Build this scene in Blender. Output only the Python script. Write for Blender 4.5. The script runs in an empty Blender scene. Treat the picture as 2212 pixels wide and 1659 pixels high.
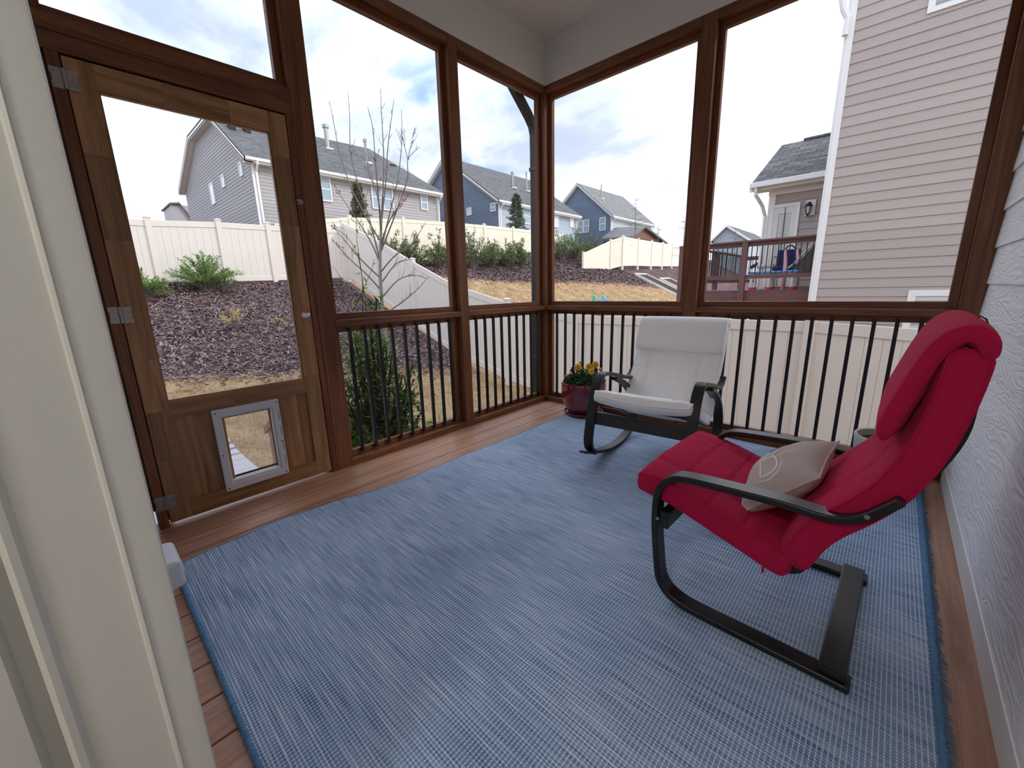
import bpy, bmesh, math, random
import numpy as np
from mathutils import Vector, Matrix, noise as mnoise

random.seed(7)
rng = np.random.default_rng(7)
SC = bpy.context.scene
COL = SC.collection
PI = math.pi
R = math.radians

# ------------------------------------------------------------------ camera
CAM_LOC = (2.3876, -3.0462, 1.0635)
YAW, PITCH, ROLL = R(-42.9906), R(-13.0225), R(-1.3776)
fw = Vector((math.sin(YAW) * math.cos(PITCH), math.cos(YAW) * math.cos(PITCH), math.sin(PITCH)))
rt = Vector((math.cos(YAW), -math.sin(YAW), 0))
up = rt.cross(fw)
rt, up = math.cos(ROLL) * rt + math.sin(ROLL) * up, -math.sin(ROLL) * rt + math.cos(ROLL) * up
cam = bpy.data.cameras.new('camera')
cam.sensor_fit = 'HORIZONTAL'
cam.sensor_width = 36.0
cam.lens = 878.52 / 2212 * 36.0
cam.clip_start = 0.02
cam.clip_end = 600
camo = bpy.data.objects.new('camera', cam)
m = Matrix.Identity(4)
for i in range(3):
    m[i][0], m[i][1], m[i][2], m[i][3] = rt[i], up[i], -fw[i], CAM_LOC[i]
camo.matrix_world = m
COL.objects.link(camo)
SC.camera = camo

# ------------------------------------------------------------------ exposure / sky / sun
SC.view_settings.view_transform = 'Standard'
SC.view_settings.look = 'None'
SC.view_settings.gamma = 1.0
SC.view_settings.use_curve_mapping = False
SC.view_settings.exposure = 1.65
SC.cycles.max_bounces = 10
SC.cycles.diffuse_bounces = 6
SC.cycles.transparent_max_bounces = 16
SC.cycles.use_denoising = True
SC.cycles.sample_clamp_indirect = 6.0


def build_world():
    w = bpy.data.worlds.new('sky')
    SC.world = w
    w.use_nodes = True
    nt = w.node_tree
    nt.nodes.clear()
    N, L = nt.nodes.new, nt.links.new

    def math_(op, a, b=None, c=None, clamp=False):
        n = N('ShaderNodeMath')
        n.operation = op
        n.use_clamp = clamp
        for i, v in enumerate((a, b, c)):
            if v is None:
                continue
            if isinstance(v, (int, float)):
                n.inputs[i].default_value = v
            else:
                L(v, n.inputs[i])
        return n.outputs[0]

    def ramp(fac, stops):
        n = N('ShaderNodeValToRGB')
        L(fac, n.inputs[0])
        e = n.color_ramp.elements
        e[0].position, e[0].color = stops[0][0], (*stops[0][1], 1)
        e[1].position, e[1].color = stops[-1][0], (*stops[-1][1], 1)
        for p, c in stops[1:-1]:
            q = e.new(p)
            q.color = (*c, 1)
        return n.outputs[0]

    tc = N('ShaderNodeTexCoord')
    sep = N('ShaderNodeSeparateXYZ')
    L(tc.outputs['Generated'], sep.inputs[0])
    z = math_('MAXIMUM', sep.outputs['Z'], 0.0)
    den = math_('ADD', z, 0.22)
    cx = math_('DIVIDE', sep.outputs['X'], den)
    cy = math_('DIVIDE', sep.outputs['Y'], den)
    comb = N('ShaderNodeCombineXYZ')
    L(cx, comb.inputs[0])
    L(cy, comb.inputs[1])
    mp = N('ShaderNodeMapping')
    L(comb.outputs[0], mp.inputs[0])
    mp.inputs['Location'].default_value = SKY_OFFSET
    mp.inputs['Rotation'].default_value = (0, 0, R(35))
    mp.inputs['Scale'].default_value = (0.85, 1.35, 1)

    def noise(scale, detail, rough, dist, vec):
        n = N('ShaderNodeTexNoise')
        n.inputs['Scale'].default_value = scale
        n.inputs['Detail'].default_value = detail
        n.inputs['Roughness'].default_value = rough
        n.inputs['Distortion'].default_value = dist
        L(vec, n.inputs['Vector'])
        return n.outputs['Fac']
    n1 = noise(1.15, 9, 0.56, 0.55, mp.outputs[0])
    n2 = noise(3.4, 7, 0.6, 0.3, mp.outputs[0])
    d = math_('ADD', math_('MULTIPLY', n1, 0.75), math_('MULTIPLY', n2, 0.25))
    # cloud body: thick parts grey-blue, thin parts white
    cloud = ramp(d, [(0.36, (1.0, 1.0, 1.02)), (0.44, (0.62, 0.66, 0.76)), (0.52, (0.37, 0.42, 0.54)),
                     (0.60, (0.24, 0.285, 0.39)), (0.72, (0.19, 0.235, 0.34))])
    # gaps of blue
    mp2 = N('ShaderNodeMapping')
    L(comb.outputs[0], mp2.inputs[0])
    mp2.inputs['Location'].default_value = (5.3, 2.1, 0)
    g1 = noise(1.9, 5, 0.55, 0.8, mp2.outputs[0])
    gap = ramp(g1, [(0.60, (0, 0, 0)), (0.72, (1, 1, 1))])
    mix = N('ShaderNodeMix')
    mix.data_type = 'RGBA'
    L(math_('MULTIPLY', gap, 0.75), mix.inputs['Factor'])
    L(cloud, mix.inputs['A'])
    mix.inputs['B'].default_value = (0.10, 0.20, 0.50, 1)
    # bright hazy horizon, brighter to the right where the sun sits behind cloud
    hz = math_('POWER', math_('SUBTRACT', 1.0, z), 9.0)
    sunv = N('ShaderNodeVectorMath')
    sunv.operation = 'DOT_PRODUCT'
    L(tc.outputs['Generated'], sunv.inputs[0])
    sunv.inputs[1].default_value = Vector((0.08, 0.86, 0.50)).normalized()
    sg = math_('POWER', math_('MAXIMUM', sunv.outputs['Value'], 0.0), 14.0)
    wht = math_('ADD', math_('MULTIPLY', hz, 0.75), math_('MULTIPLY', sg, 0.75), clamp=True)
    mix2 = N('ShaderNodeMix')
    mix2.data_type = 'RGBA'
    L(wht, mix2.inputs['Factor'])
    L(mix.outputs['Result'], mix2.inputs['A'])
    mix2.inputs['B'].default_value = (1.0, 1.0, 1.0, 1)
    # overcast sky gets brighter towards the zenith
    zen = math_('ADD', 1.0, math_('MULTIPLY', math_('POWER', z, 2.0), SKY_ZENITH))
    sc = N('ShaderNodeVectorMath')
    sc.operation = 'SCALE'
    L(mix2.outputs['Result'], sc.inputs[0])
    L(zen, sc.inputs['Scale'])
    bg = N('ShaderNodeBackground')
    L(sc.outputs[0], bg.inputs['Color'])
    bg.inputs['Strength'].default_value = SKY_STRENGTH
    out = N('ShaderNodeOutputWorld')
    L(bg.outputs[0], out.inputs[0])


SKY_OFFSET = (3.1, 1.7, 0.0)
SKY_ZENITH = 1.0
SKY_STRENGTH = 0.82
build_world()

sun = bpy.data.lights.new('sun', 'SUN')
sun.energy = 0.6
sun.angle = R(12)
sun.color = (1.0, 0.95, 0.87)
suno = bpy.data.objects.new('sun', sun)
suno.rotation_euler = Vector((0.60, 0.55, 0.52)).to_track_quat('Z', 'Y').to_euler()
COL.objects.link(suno)


# ------------------------------------------------------------------ mesh helpers
class MB:
    def __init__(s):
        s.v, s.f = [], []

    def add(s, vs, fs):
        o = len(s.v)
        s.v.extend([tuple(p) for p in vs])
        s.f.extend([tuple(i + o for i in f) for f in fs])
        return s

    def box(s, x0, x1, y0, y1, z0, z1):
        if x0 > x1: x0, x1 = x1, x0
        if y0 > y1: y0, y1 = y1, y0
        if z0 > z1: z0, z1 = z1, z0
        return s.add([(x0, y0, z0), (x1, y0, z0), (x1, y1, z0), (x0, y1, z0), (x0, y0, z1), (x1, y0, z1), (x1, y1, z1), (x0, y1, z1)],
                     [(3, 2, 1, 0), (4, 5, 6, 7), (0, 1, 5, 4), (1, 2, 6, 5), (2, 3, 7, 6), (3, 0, 4, 7)])

    def hexa(s, b, t):
        """b, t: four corners (counter-clockwise) of bottom and top"""
        return s.add(list(b) + list(t), [(3, 2, 1, 0), (4, 5, 6, 7), (0, 1, 5, 4), (1, 2, 6, 5), (2, 3, 7, 6), (3, 0, 4, 7)])

    def prism(s, poly, fn, a, b):
        """extrude a 2-D polygon between a and b; fn(p, q, t) -> 3-D"""
        n = len(poly)
        vs = [fn(p, q, a) for p, q in poly] + [fn(p, q, b) for p, q in poly]
        fs = [tuple(range(n))[::-1], tuple(range(n, 2 * n))]
        fs += [(i, (i + 1) % n, n + (i + 1) % n, n + i) for i in range(n)]
        return s.add(vs, fs)

    def tube(s, path, rad, n=8, cap=True):
        P = [Vector(p) for p in path]
        rr = rad if isinstance(rad, (list, tuple, np.ndarray)) else [rad] * len(P)
        d0 = (P[1] - P[0]).normalized()
        ref = Vector((0, 0, 1)) if abs(d0.z) < 0.9 else Vector((1, 0, 0))
        u = d0.cross(ref).normalized()
        o = len(s.v)
        for i, p in enumerate(P):
            d = (P[min(i + 1, len(P) - 1)] - P[max(i - 1, 0)]).normalized()
            u = (u - d * u.dot(d)).normalized()
            w = d.cross(u)
            for k in range(n):
                a = 2 * PI * k / n
                q = p + (u * math.cos(a) + w * math.sin(a)) * rr[i]
                s.v.append(tuple(q))
        for i in range(len(P) - 1):
            for k in range(n):
                a, b = o + i * n + k, o + i * n + (k + 1) % n
                s.f.append((a, b, b + n, a + n))
        if cap:
            s.f.append(tuple(o + k for k in range(n))[::-1])
            s.f.append(tuple(o + (len(P) - 1) * n + k for k in range(n)))
        return s

    def lathe(s, prof, cx, cy, n=40):
        o = len(s.v)
        for r, z in prof:
            for k in range(n):
                a = 2 * PI * k / n
                s.v.append((cx + r * math.cos(a), cy + r * math.sin(a), z))
        for i in range(len(prof) - 1):
            for k in range(n):
                a, b = o + i * n + k, o + i * n + (k + 1) % n
                s.f.append((a, b, b + n, a + n))
        s.f.append(tuple(o + k for k in range(n))[::-1])
        s.f.append(tuple(o + (len(prof) - 1) * n + k for k in range(n)))
        return s

    def grid(s, rows):
        """rows: list of equal-length lists of points"""
        o = len(s.v)
        m = len(rows[0])
        for r_ in rows:
            s.v.extend([tuple(p) for p in r_])
        for i in range(len(rows) - 1):
            for k in range(m - 1):
                a = o + i * m + k
                s.f.append((a, a + 1, a + m + 1, a + m))
        return s

    def leaf(s, p, d, nrm, ln, wd):
        """folded lance-shaped leaf: 6 points"""
        d, nrm = Vector(d), Vector(nrm)
        side = d.cross(nrm).normalized()
        nrm = side.cross(d).normalized()
        p = Vector(p)
        a = p
        m1 = p + d * ln * 0.45 - nrm * ln * 0.04
        t = p + d * ln - nrm * ln * 0.10
        l = p + d * ln * 0.40 + side * wd * 0.5 + nrm * wd * 0.16
        r_ = p + d * ln * 0.40 - side * wd * 0.5 + nrm * wd * 0.16
        return s.add([a, l, t, r_, m1], [(0, 4, 1), (1, 4, 2), (0, 3, 4), (3, 2, 4)])

    def build(s, name, mat, parent=None, local=False, bevel=0.0, seg=2, smooth=None):
        me = bpy.data.meshes.new(name)
        vs = s.v
        if parent is not None and not local:
            inv = FRAME.get(parent.name, Matrix.Identity(4)).inverted()
            vs = [tuple(inv @ Vector(p)) for p in vs]
        me.from_pydata(vs, [], s.f)
        bm = bmesh.new()
        bm.from_mesh(me)
        bmesh.ops.recalc_face_normals(bm, faces=bm.faces)
        bm.to_mesh(me)
        bm.free()
        me.materials.append(mat)
        if smooth is not None:
            me.polygons.foreach_set('use_smooth', [True] * len(me.polygons))
            if smooth < 180:
                me.set_sharp_from_angle(angle=R(smooth))
        o = bpy.data.objects.new(name, me)
        COL.objects.link(o)
        if parent is not None:
            o.parent = parent
            FRAME[o.name] = FRAME.get(parent.name, Matrix.Identity(4))
        if bevel:
            b = o.modifiers.new('bevel', 'BEVEL')
            b.width, b.segments, b.limit_method, b.angle_limit = bevel, seg, 'ANGLE', R(40)
        return o


FRAME = {}


def tag(o, label=None, cat=None, group=None, kind=None):
    if label: o['label'] = label
    if cat: o['category'] = cat
    if group: o['group'] = group
    if kind: o['kind'] = kind
    return o


def root(name, loc, label=None, cat=None, group=None, rotz=0.0, kind=None, tilt=None):
    o = bpy.data.objects.new(name, None)
    o.empty_display_size = 0.1
    o.location = loc
    o.rotation_euler = (0, 0, rotz)
    COL.objects.link(o)
    FRAME[o.name] = Matrix.Translation(Vector(loc)) @ Matrix.Rotation(rotz, 4, 'Z')
    return tag(o, label, cat, group, kind)


def catmull(pts, per=6):
    P = [np.array(p, float) for p in pts]
    out = []
    for i in range(len(P) - 1):
        p0, p1, p2, p3 = P[max(i - 1, 0)], P[i], P[i + 1], P[min(i + 2, len(P) - 1)]
        for k in range(per):
            t = k / per
            out.append(0.5 * (2 * p1 + (p2 - p0) * t + (2 * p0 - 5 * p1 + 4 * p2 - p3) * t * t + (3 * p1 - p0 - 3 * p2 + p3) * t ** 3))
    out.append(P[-1])
    return out


def resample(pts, n):
    P = np.array(pts, float)
    d = np.r_[0, np.cumsum(np.linalg.norm(np.diff(P, axis=0), axis=1))]
    t = np.linspace(0, d[-1], n)
    return np.stack([np.interp(t, d, P[:, k]) for k in range(P.shape[1])], 1)


# ------------------------------------------------------------------ materials
def new_mat(name):
    m = bpy.data.materials.new(name)
    m.use_nodes = True
    nt = m.node_tree
    b = nt.nodes['Principled BSDF']
    return m, nt, b


def plain(name, col, rough=0.5, metal=0.0, spec=0.5, var=0.0, nscale=8.0, bump=0.0, bscale=60.0, coat=0.0):
    m, nt, b = new_mat(name)
    b.inputs['Base Color'].default_value = (*col, 1)
    b.inputs['Roughness'].default_value = rough
    b.inputs['Metallic'].default_value = metal
    b.inputs['Specular IOR Level'].default_value = spec
    b.inputs['Coat Weight'].default_value = coat
    N, L = nt.nodes.new, nt.links.new
    tc = N('ShaderNodeTexCoord')
    if var:
        n = N('ShaderNodeTexNoise')
        n.inputs['Scale'].default_value = nscale
        n.inputs['Detail'].default_value = 5
        L(tc.outputs['Object'], n.inputs['Vector'])
        mx = N('ShaderNodeMix')
        mx.data_type = 'RGBA'
        L(n.outputs['Fac'], mx.inputs['Factor'])
        mx.inputs['A'].default_value = (*[c * (1 - var) for c in col], 1)
        mx.inputs['B'].default_value = (*[min(1, c * (1 + var)) for c in col], 1)
        L(mx.outputs['Result'], b.inputs['Base Color'])
    if bump:
        n = N('ShaderNodeTexNoise')
        n.inputs['Scale'].default_value = bscale
        n.inputs['Detail'].default_value = 4
        L(tc.outputs['Object'], n.inputs['Vector'])
        bp = N('ShaderNodeBump')
        bp.inputs['Strength'].default_value = bump
        bp.inputs['Distance'].default_value = 0.01
        L(n.outputs['Fac'], bp.inputs['Height'])
        L(bp.outputs[0], b.inputs['Normal'])
    return m


def wood(name, dark, light, axis, rough=0.45, spec=0.4, grain=1.0, knots=False, island=0.25):
    m, nt, b = new_mat(name)
    N, L = nt.nodes.new, nt.links.new
    tc = N('ShaderNodeTexCoord')
    geo = N('ShaderNodeNewGeometry')
    off = N('ShaderNodeVectorMath')
    off.operation = 'MULTIPLY_ADD'
    cmb = N('ShaderNodeCombineXYZ')
    for i in range(3):
        L(geo.outputs['Random Per Island'], cmb.inputs[i])
    L(cmb.outputs[0], off.inputs[0])
    off.inputs[1].default_value = (7.3, 5.1, 9.7)
    L(tc.outputs['Object'], off.inputs[2])
    mp = N('ShaderNodeMapping')
    L(off.outputs[0], mp.inputs[0])
    s = [22.0 * grain] * 3
    s['XYZ'.index(axis)] = 1.3 * grain
    mp.inputs['Scale'].default_value = s
    n1 = N('ShaderNodeTexNoise')
    n1.inputs['Scale'].default_value = 1.0
    n1.inputs['Detail'].default_value = 6
    n1.inputs['Roughness'].default_value = 0.62
    n1.inputs['Distortion'].default_value = 1.2
    L(mp.outputs[0], n1.inputs['Vector'])
    mp2 = N('ShaderNodeMapping')
    L(off.outputs[0], mp2.inputs[0])
    s2 = [150.0] * 3
    s2['XYZ'.index(axis)] = 5.0
    mp2.inputs['Scale'].default_value = s2
    n2 = N('ShaderNodeTexNoise')
    n2.inputs['Scale'].default_value = 1.0
    n2.inputs['Detail'].default_value = 3
    L(mp2.outputs[0], n2.inputs['Vector'])
    ad = N('ShaderNodeMath')
    ad.operation = 'MULTIPLY_ADD'
    L(n2.outputs['Fac'], ad.inputs[0])
    ad.inputs[1].default_value = 0.3
    L(n1.outputs['Fac'], ad.inputs[2])
    rp = N('ShaderNodeValToRGB')
    L(ad.outputs[0], rp.inputs[0])
    rp.color_ramp.elements[0].position = 0.45
    rp.color_ramp.elements[1].position = 0.85
    rp.color_ramp.elements[0].color = (*dark, 1)
    rp.color_ramp.elements[1].color = (*light, 1)
    hs = N('ShaderNodeHueSaturation')
    L(rp.outputs[0], hs.inputs['Color'])
    mr = N('ShaderNodeMapRange')
    L(geo.outputs['Random Per Island'], mr.inputs['Value'])
    mr.inputs['To Min'].default_value = 1 - island
    mr.inputs['To Max'].default_value = 1 + island
    L(mr.outputs[0], hs.inputs['Value'])
    L(hs.outputs[0], b.inputs['Base Color'])
    b.inputs['Roughness'].default_value = rough
    b.inputs['Specular IOR Level'].default_value = spec
    bp = N('ShaderNodeBump')
    bp.inputs['Strength'].default_value = 0.12
    bp.inputs['Distance'].default_value = 0.004
    L(ad.outputs[0], bp.inputs['Height'])
    L(bp.outputs[0], b.inputs['Normal'])
    return m


def leafmat(name, dark, light, trans=0.35, rough=0.45):
    m, nt, b = new_mat(name)
    N, L = nt.nodes.new, nt.links.new
    geo = N('ShaderNodeNewGeometry')
    rp = N('ShaderNodeValToRGB')
    L(geo.outputs['Random Per Island'], rp.inputs[0])
    rp.color_ramp.elements[0].color = (*dark, 1)
    rp.color_ramp.elements[1].color = (*light, 1)
    L(rp.outputs[0], b.inputs['Base Color'])
    b.inputs['Roughness'].default_value = rough
    tr = N('ShaderNodeBsdfTranslucent')
    L(rp.outputs[0], tr.inputs['Color'])
    mx = N('ShaderNodeMixShader')
    mx.inputs[0].default_value = trans
    L(b.outputs[0], mx.inputs[1])
    L(tr.outputs[0], mx.inputs[2])
    L(mx.outputs[0], nt.nodes['Material Output'].inputs[0])
    return m


def shingles(name, c1, c2, axis):
    """axis: the horizontal axis the courses run along ('X' or 'Y')"""
    m, nt, b = new_mat(name)
    N, L = nt.nodes.new, nt.links.new
    tc = N('ShaderNodeTexCoord')
    sp = N('ShaderNodeSeparateXYZ')
    L(tc.outputs['Object'], sp.inputs[0])
    cb = N('ShaderNodeCombineXYZ')
    L(sp.outputs[axis], cb.inputs[0])
    ml = N('ShaderNodeMath')
    ml.operation = 'MULTIPLY'
    L(sp.outputs['Z'], ml.inputs[0])
    ml.inputs[1].default_value = 1.75
    L(ml.outputs[0], cb.inputs[1])
    br = N('ShaderNodeTexBrick')
    L(cb.outputs[0], br.inputs['Vector'])
    br.inputs['Scale'].default_value = 1.0
    br.inputs['Brick Width'].default_value = 0.32
    br.inputs['Row Height'].default_value = 0.14
    br.inputs['Mortar Size'].default_value = 0.010
    br.inputs['Color1'].default_value = (*c1, 1)
    br.inputs['Color2'].default_value = (*c2, 1)
    br.inputs['Mortar'].default_value = (*[c * 0.55 for c in c1], 1)
    n = N('ShaderNodeTexNoise')
    n.inputs['Scale'].default_value = 9
    n.inputs['Detail'].default_value = 6
    L(tc.outputs['Object'], n.inputs['Vector'])
    mx = N('ShaderNodeMix')
    mx.data_type = 'RGBA'
    mx.blend_type = 'OVERLAY'
    mx.inputs['Factor'].default_value = 0.5
    L(br.outputs['Color'], mx.inputs['A'])
    L(n.outputs['Color'], mx.inputs['B'])
    hs = N('ShaderNodeHueSaturation')
    hs.inputs['Saturation'].default_value = 0.35
    L(mx.outputs['Result'], hs.inputs['Color'])
    L(hs.outputs[0], b.inputs['Base Color'])
    b.inputs['Roughness'].default_value = 0.9
    b.inputs['Specular IOR Level'].default_value = 0.2
    return m


M = {}
# dark stained cedar framing
for ax in 'XYZ':
    M['cedar' + ax] = wood('cedar_' + ax, (0.10, 0.034, 0.014), (0.26, 0.098, 0.040), ax, rough=0.42, spec=0.35, island=0.12)
    M['pine' + ax] = wood('pine_' + ax, (0.16, 0.075, 0.030), (0.42, 0.22, 0.098), ax, rough=0.4, spec=0.4, grain=1.0, island=0.30)
    M['deckbrown' + ax] = wood('deck_stain_' + ax, (0.10, 0.045, 0.042), (0.16, 0.075, 0.070), ax, rough=0.6, island=0.1)
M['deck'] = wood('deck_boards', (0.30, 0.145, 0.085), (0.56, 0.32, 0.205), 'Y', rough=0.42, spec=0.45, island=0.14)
M['railwood'] = wood('weathered_rail', (0.22, 0.12, 0.07), (0.33, 0.19, 0.12), 'X', rough=0.6)
M['white_paint'] = plain('white_paint', (0.78, 0.77, 0.74), 0.45, bump=0.03)
M['jamb_paint'] = plain('jamb_paint', (0.70, 0.70, 0.66), 0.4, var=0.05, nscale=6)
M['ceiling'] = plain('ceiling_paint', (0.72, 0.68, 0.62), 0.7)
M['beam'] = plain('beam_paint', (0.70, 0.69, 0.64), 0.6)
M['siding_white'] = None
M['black_metal'] = plain('black_metal', (0.010, 0.010, 0.012), 0.35, spec=0.4)
M['bronze'] = plain('dark_bronze_metal', (0.045, 0.047, 0.045), 0.38, spec=0.5)
M['steel'] = plain('zinc_plated_steel', (0.36, 0.33, 0.30), 0.36, metal=0.9, var=0.25, nscale=60)
M['chrome'] = plain('chrome', (0.8, 0.8, 0.8), 0.12, metal=1.0)
M['pvc_grey'] = plain('grey_white_plastic', (0.66, 0.66, 0.68), 0.4)
M['vinyl'] = plain('tan_vinyl', (0.72, 0.66, 0.585), 0.5, var=0.03, nscale=2)
M['vinyl_cream'] = plain('cream_vinyl', (0.80, 0.73, 0.58), 0.5, var=0.03, nscale=2)
M['rubber'] = plain('black_rubber', (0.012, 0.012, 0.012), 0.6)
M['black_wood'] = wood('black_brown_veneer', (0.008, 0.0075, 0.008), (0.018, 0.017, 0.017), 'X', rough=0.34, spec=0.45, island=0.05)


def siding_mat(name, col, axis, bump=0.25, scale=1.0, var=0.06):
    """painted fibre-cement with embossed wood grain along axis"""
    m, nt, b = new_mat(name)
    N, L = nt.nodes.new, nt.links.new
    tc = N('ShaderNodeTexCoord')
    geo = N('ShaderNodeNewGeometry')
    cmb = N('ShaderNodeCombineXYZ')
    for i in range(3):
        L(geo.outputs['Random Per Island'], cmb.inputs[i])
    off = N('ShaderNodeVectorMath')
    off.operation = 'MULTIPLY_ADD'
    L(cmb.outputs[0], off.inputs[0])
    off.inputs[1].default_value = (11.3, 17.1, 3.7)
    L(tc.outputs['Object'], off.inputs[2])
    mp = N('ShaderNodeMapping')
    L(off.outputs[0], mp.inputs[0])
    s = [14.0 * scale] * 3
    s['XYZ'.index(axis)] = 2.2 * scale
    mp.inputs['Scale'].default_value = s
    n = N('ShaderNodeTexNoise')
    n.inputs['Scale'].default_value = 1.0
    n.inputs['Detail'].default_value = 2
    n.inputs['Distortion'].default_value = 0.6
    L(mp.outputs[0], n.inputs['Vector'])
    # contour lines of the noise give the cathedral grain
    ml = N('ShaderNodeMath')
    ml.operation = 'MULTIPLY'
    L(n.outputs['Fac'], ml.inputs[0])
    ml.inputs[1].default_value = 60.0
    sn = N('ShaderNodeMath')
    sn.operation = 'SINE'
    L(ml.outputs[0], sn.inputs[0])
    bp = N('ShaderNodeBump')
    bp.inputs['Strength'].default_value = bump
    bp.inputs['Distance'].default_value = 0.003
    L(sn.outputs[0], bp.inputs['Height'])
    L(bp.outputs[0], b.inputs['Normal'])
    mr = N('ShaderNodeMapRange')
    L(geo.outputs['Random Per Island'], mr.inputs['Value'])
    mr.inputs['To Min'].default_value = 1 - var
    mr.inputs['To Max'].default_value = 1 + var
    hs = N('ShaderNodeHueSaturation')
    hs.inputs['Color'].default_value = (*col, 1)
    L(mr.outputs[0], hs.inputs['Value'])
    L(hs.outputs[0], b.inputs['Base Color'])
    b.inputs['Roughness'].default_value = 0.55
    return m


M['siding_white'] = siding_mat('white_lap_siding', (0.84, 0.83, 0.83), 'Y', bump=0.4, var=0.02)
M['siding_taupe'] = siding_mat('taupe_lap_siding', (0.42, 0.355, 0.315), 'X', bump=0.2, var=0.05)
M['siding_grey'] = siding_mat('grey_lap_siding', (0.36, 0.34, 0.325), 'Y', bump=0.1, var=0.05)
M['siding_grey_shaded'] = siding_mat('grey_lap_siding_shaded', (0.30, 0.285, 0.275), 'X', bump=0.1, var=0.05)  # gable copy is darker: shade on its sunless side put into the colour
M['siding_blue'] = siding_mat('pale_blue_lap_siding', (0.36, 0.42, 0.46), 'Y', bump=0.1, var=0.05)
M['siding_navy_shaded'] = siding_mat('shaded_slate_blue_lap_siding', (0.12, 0.16, 0.21), 'X', bump=0.1, var=0.06)  # blue gables darkened: shade of the side turned from the sun, in the colour
M['siding_pale_sunlit'] = siding_mat('sunlit_pale_grey_lap_siding', (0.46, 0.48, 0.47), 'Y', bump=0.1, var=0.06)  # rear wall paler than its gable: sunlight put into the colour
M['roof_dark'] = shingles('dark_shingles', (0.085, 0.09, 0.085), (0.15, 0.155, 0.145), 'Y')
M['roof_grey'] = shingles('grey_shingles', (0.16, 0.155, 0.14), (0.24, 0.23, 0.21), 'Y')
M['roof_near'] = shingles('grey_green_shingles', (0.10, 0.098, 0.088), (0.21, 0.205, 0.185), 'X')
M['trim_white'] = plain('white_trim', (0.82, 0.80, 0.76), 0.5)
M['trim_cream'] = plain('cream_trim', (0.74, 0.69, 0.60), 0.5)
M['glass_far'] = plain('window_glass', (0.30, 0.40, 0.44), 0.08, spec=0.8)
M['glass_lite'] = plain('window_blinds_glass', (0.62, 0.67, 0.70), 0.15, spec=0.8)
M['soil'] = plain('potting_soil', (0.025, 0.018, 0.014), 0.95, var=0.4, nscale=40, bump=0.8, bscale=80)
M['red_glaze'] = plain('red_glaze', (0.17, 0.008, 0.022), 0.12, spec=0.6, var=0.15, nscale=5, coat=0.6)
M['red_clay'] = plain('red_clay_saucer', (0.16, 0.045, 0.04), 0.4)
M['white_glaze'] = plain('grey_white_glaze', (0.60, 0.60, 0.56), 0.3, var=0.05)
M['bark'] = plain('grey_bark', (0.22, 0.205, 0.17), 0.85, var=0.3, nscale=30, bump=0.5)
M['twig'] = plain('grey_brown_twigs', (0.16, 0.125, 0.115), 0.85, var=0.3, nscale=20)
M['bud'] = plain('red_buds', (0.36, 0.08, 0.10), 0.7, var=0.3, nscale=30)
M['dark_stem'] = plain('dark_stems', (0.04, 0.028, 0.02), 0.8)


def screen_mat():
    m, nt, b = new_mat('insect_screen')
    N, L = nt.nodes.new, nt.links.new
    b.inputs['Base Color'].default_value = (0.10, 0.10, 0.10, 1)
    b.inputs['Roughness'].default_value = 0.8
    tr = N('ShaderNodeBsdfTransparent')
    mx = N('ShaderNodeMixShader')
    mx.inputs[0].default_value = 0.05
    L(tr.outputs[0], mx.inputs[1])
    L(b.outputs[0], mx.inputs[2])
    L(mx.outputs[0], nt.nodes['Material Output'].inputs[0])
    return m


M['screen'] = screen_mat()


def flap_mat():
    m, nt, b = new_mat('clear_vinyl_flap')
    N, L = nt.nodes.new, nt.links.new
    b.inputs['Base Color'].default_value = (0.9, 0.88, 0.86, 1)
    b.inputs['Roughness'].default_value = 0.25
    tr = N('ShaderNodeBsdfTransparent')
    mx = N('ShaderNodeMixShader')
    mx.inputs[0].default_value = 0.16
    L(tr.outputs[0], mx.inputs[1])
    L(b.outputs[0], mx.inputs[2])
    L(mx.outputs[0], nt.nodes['Material Output'].inputs[0])
    return m


M['flap'] = flap_mat()


def fabric(name, col, bump=0.25, wrinkle=0.0, dark=0.85):
    m, nt, b = new_mat(name)
    N, L = nt.nodes.new, nt.links.new
    tc = N('ShaderNodeTexCoord')
    n = N('ShaderNodeTexNoise')
    n.inputs['Scale'].default_value = 420
    n.inputs['Detail'].default_value = 2
    L(tc.outputs['Object'], n.inputs['Vector'])
    n2 = N('ShaderNodeTexNoise')
    n2.inputs['Scale'].default_value = 13
    n2.inputs['Detail'].default_value = 4
    n2.inputs['Distortion'].default_value = 1.0
    L(tc.outputs['Object'], n2.inputs['Vector'])
    mx = N('ShaderNodeMix')
    mx.data_type = 'RGBA'
    L(n.outputs['Fac'], mx.inputs['Factor'])
    mx.inputs['A'].default_value = (*[c * dark for c in col], 1)
    mx.inputs['B'].default_value = (*[min(1, c * 1.08) for c in col], 1)
    L(mx.outputs['Result'], b.inputs['Base Color'])
    b.inputs['Roughness'].default_value = 0.9
    b.inputs['Specular IOR Level'].default_value = 0.15
    b.inputs['Sheen Weight'].default_value = 0.25
    b.inputs['Sheen Tint'].default_value = (*[min(1, c * 1.5 + 0.1) for c in col], 1)
    ad = N('ShaderNodeMath')
    ad.operation = 'MULTIPLY_ADD'
    L(n2.outputs['Fac'], ad.inputs[0])
    ad.inputs[1].default_value = 6.0 * max(wrinkle, 0.01)
    L(n.outputs['Fac'], ad.inputs[2])
    bp = N('ShaderNodeBump')
    bp.inputs['Strength'].default_value = bump
    bp.inputs['Distance'].default_value = 0.003
    L(ad.outputs[0], bp.inputs['Height'])
    L(bp.outputs[0], b.inputs['Normal'])
    return m


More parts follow.
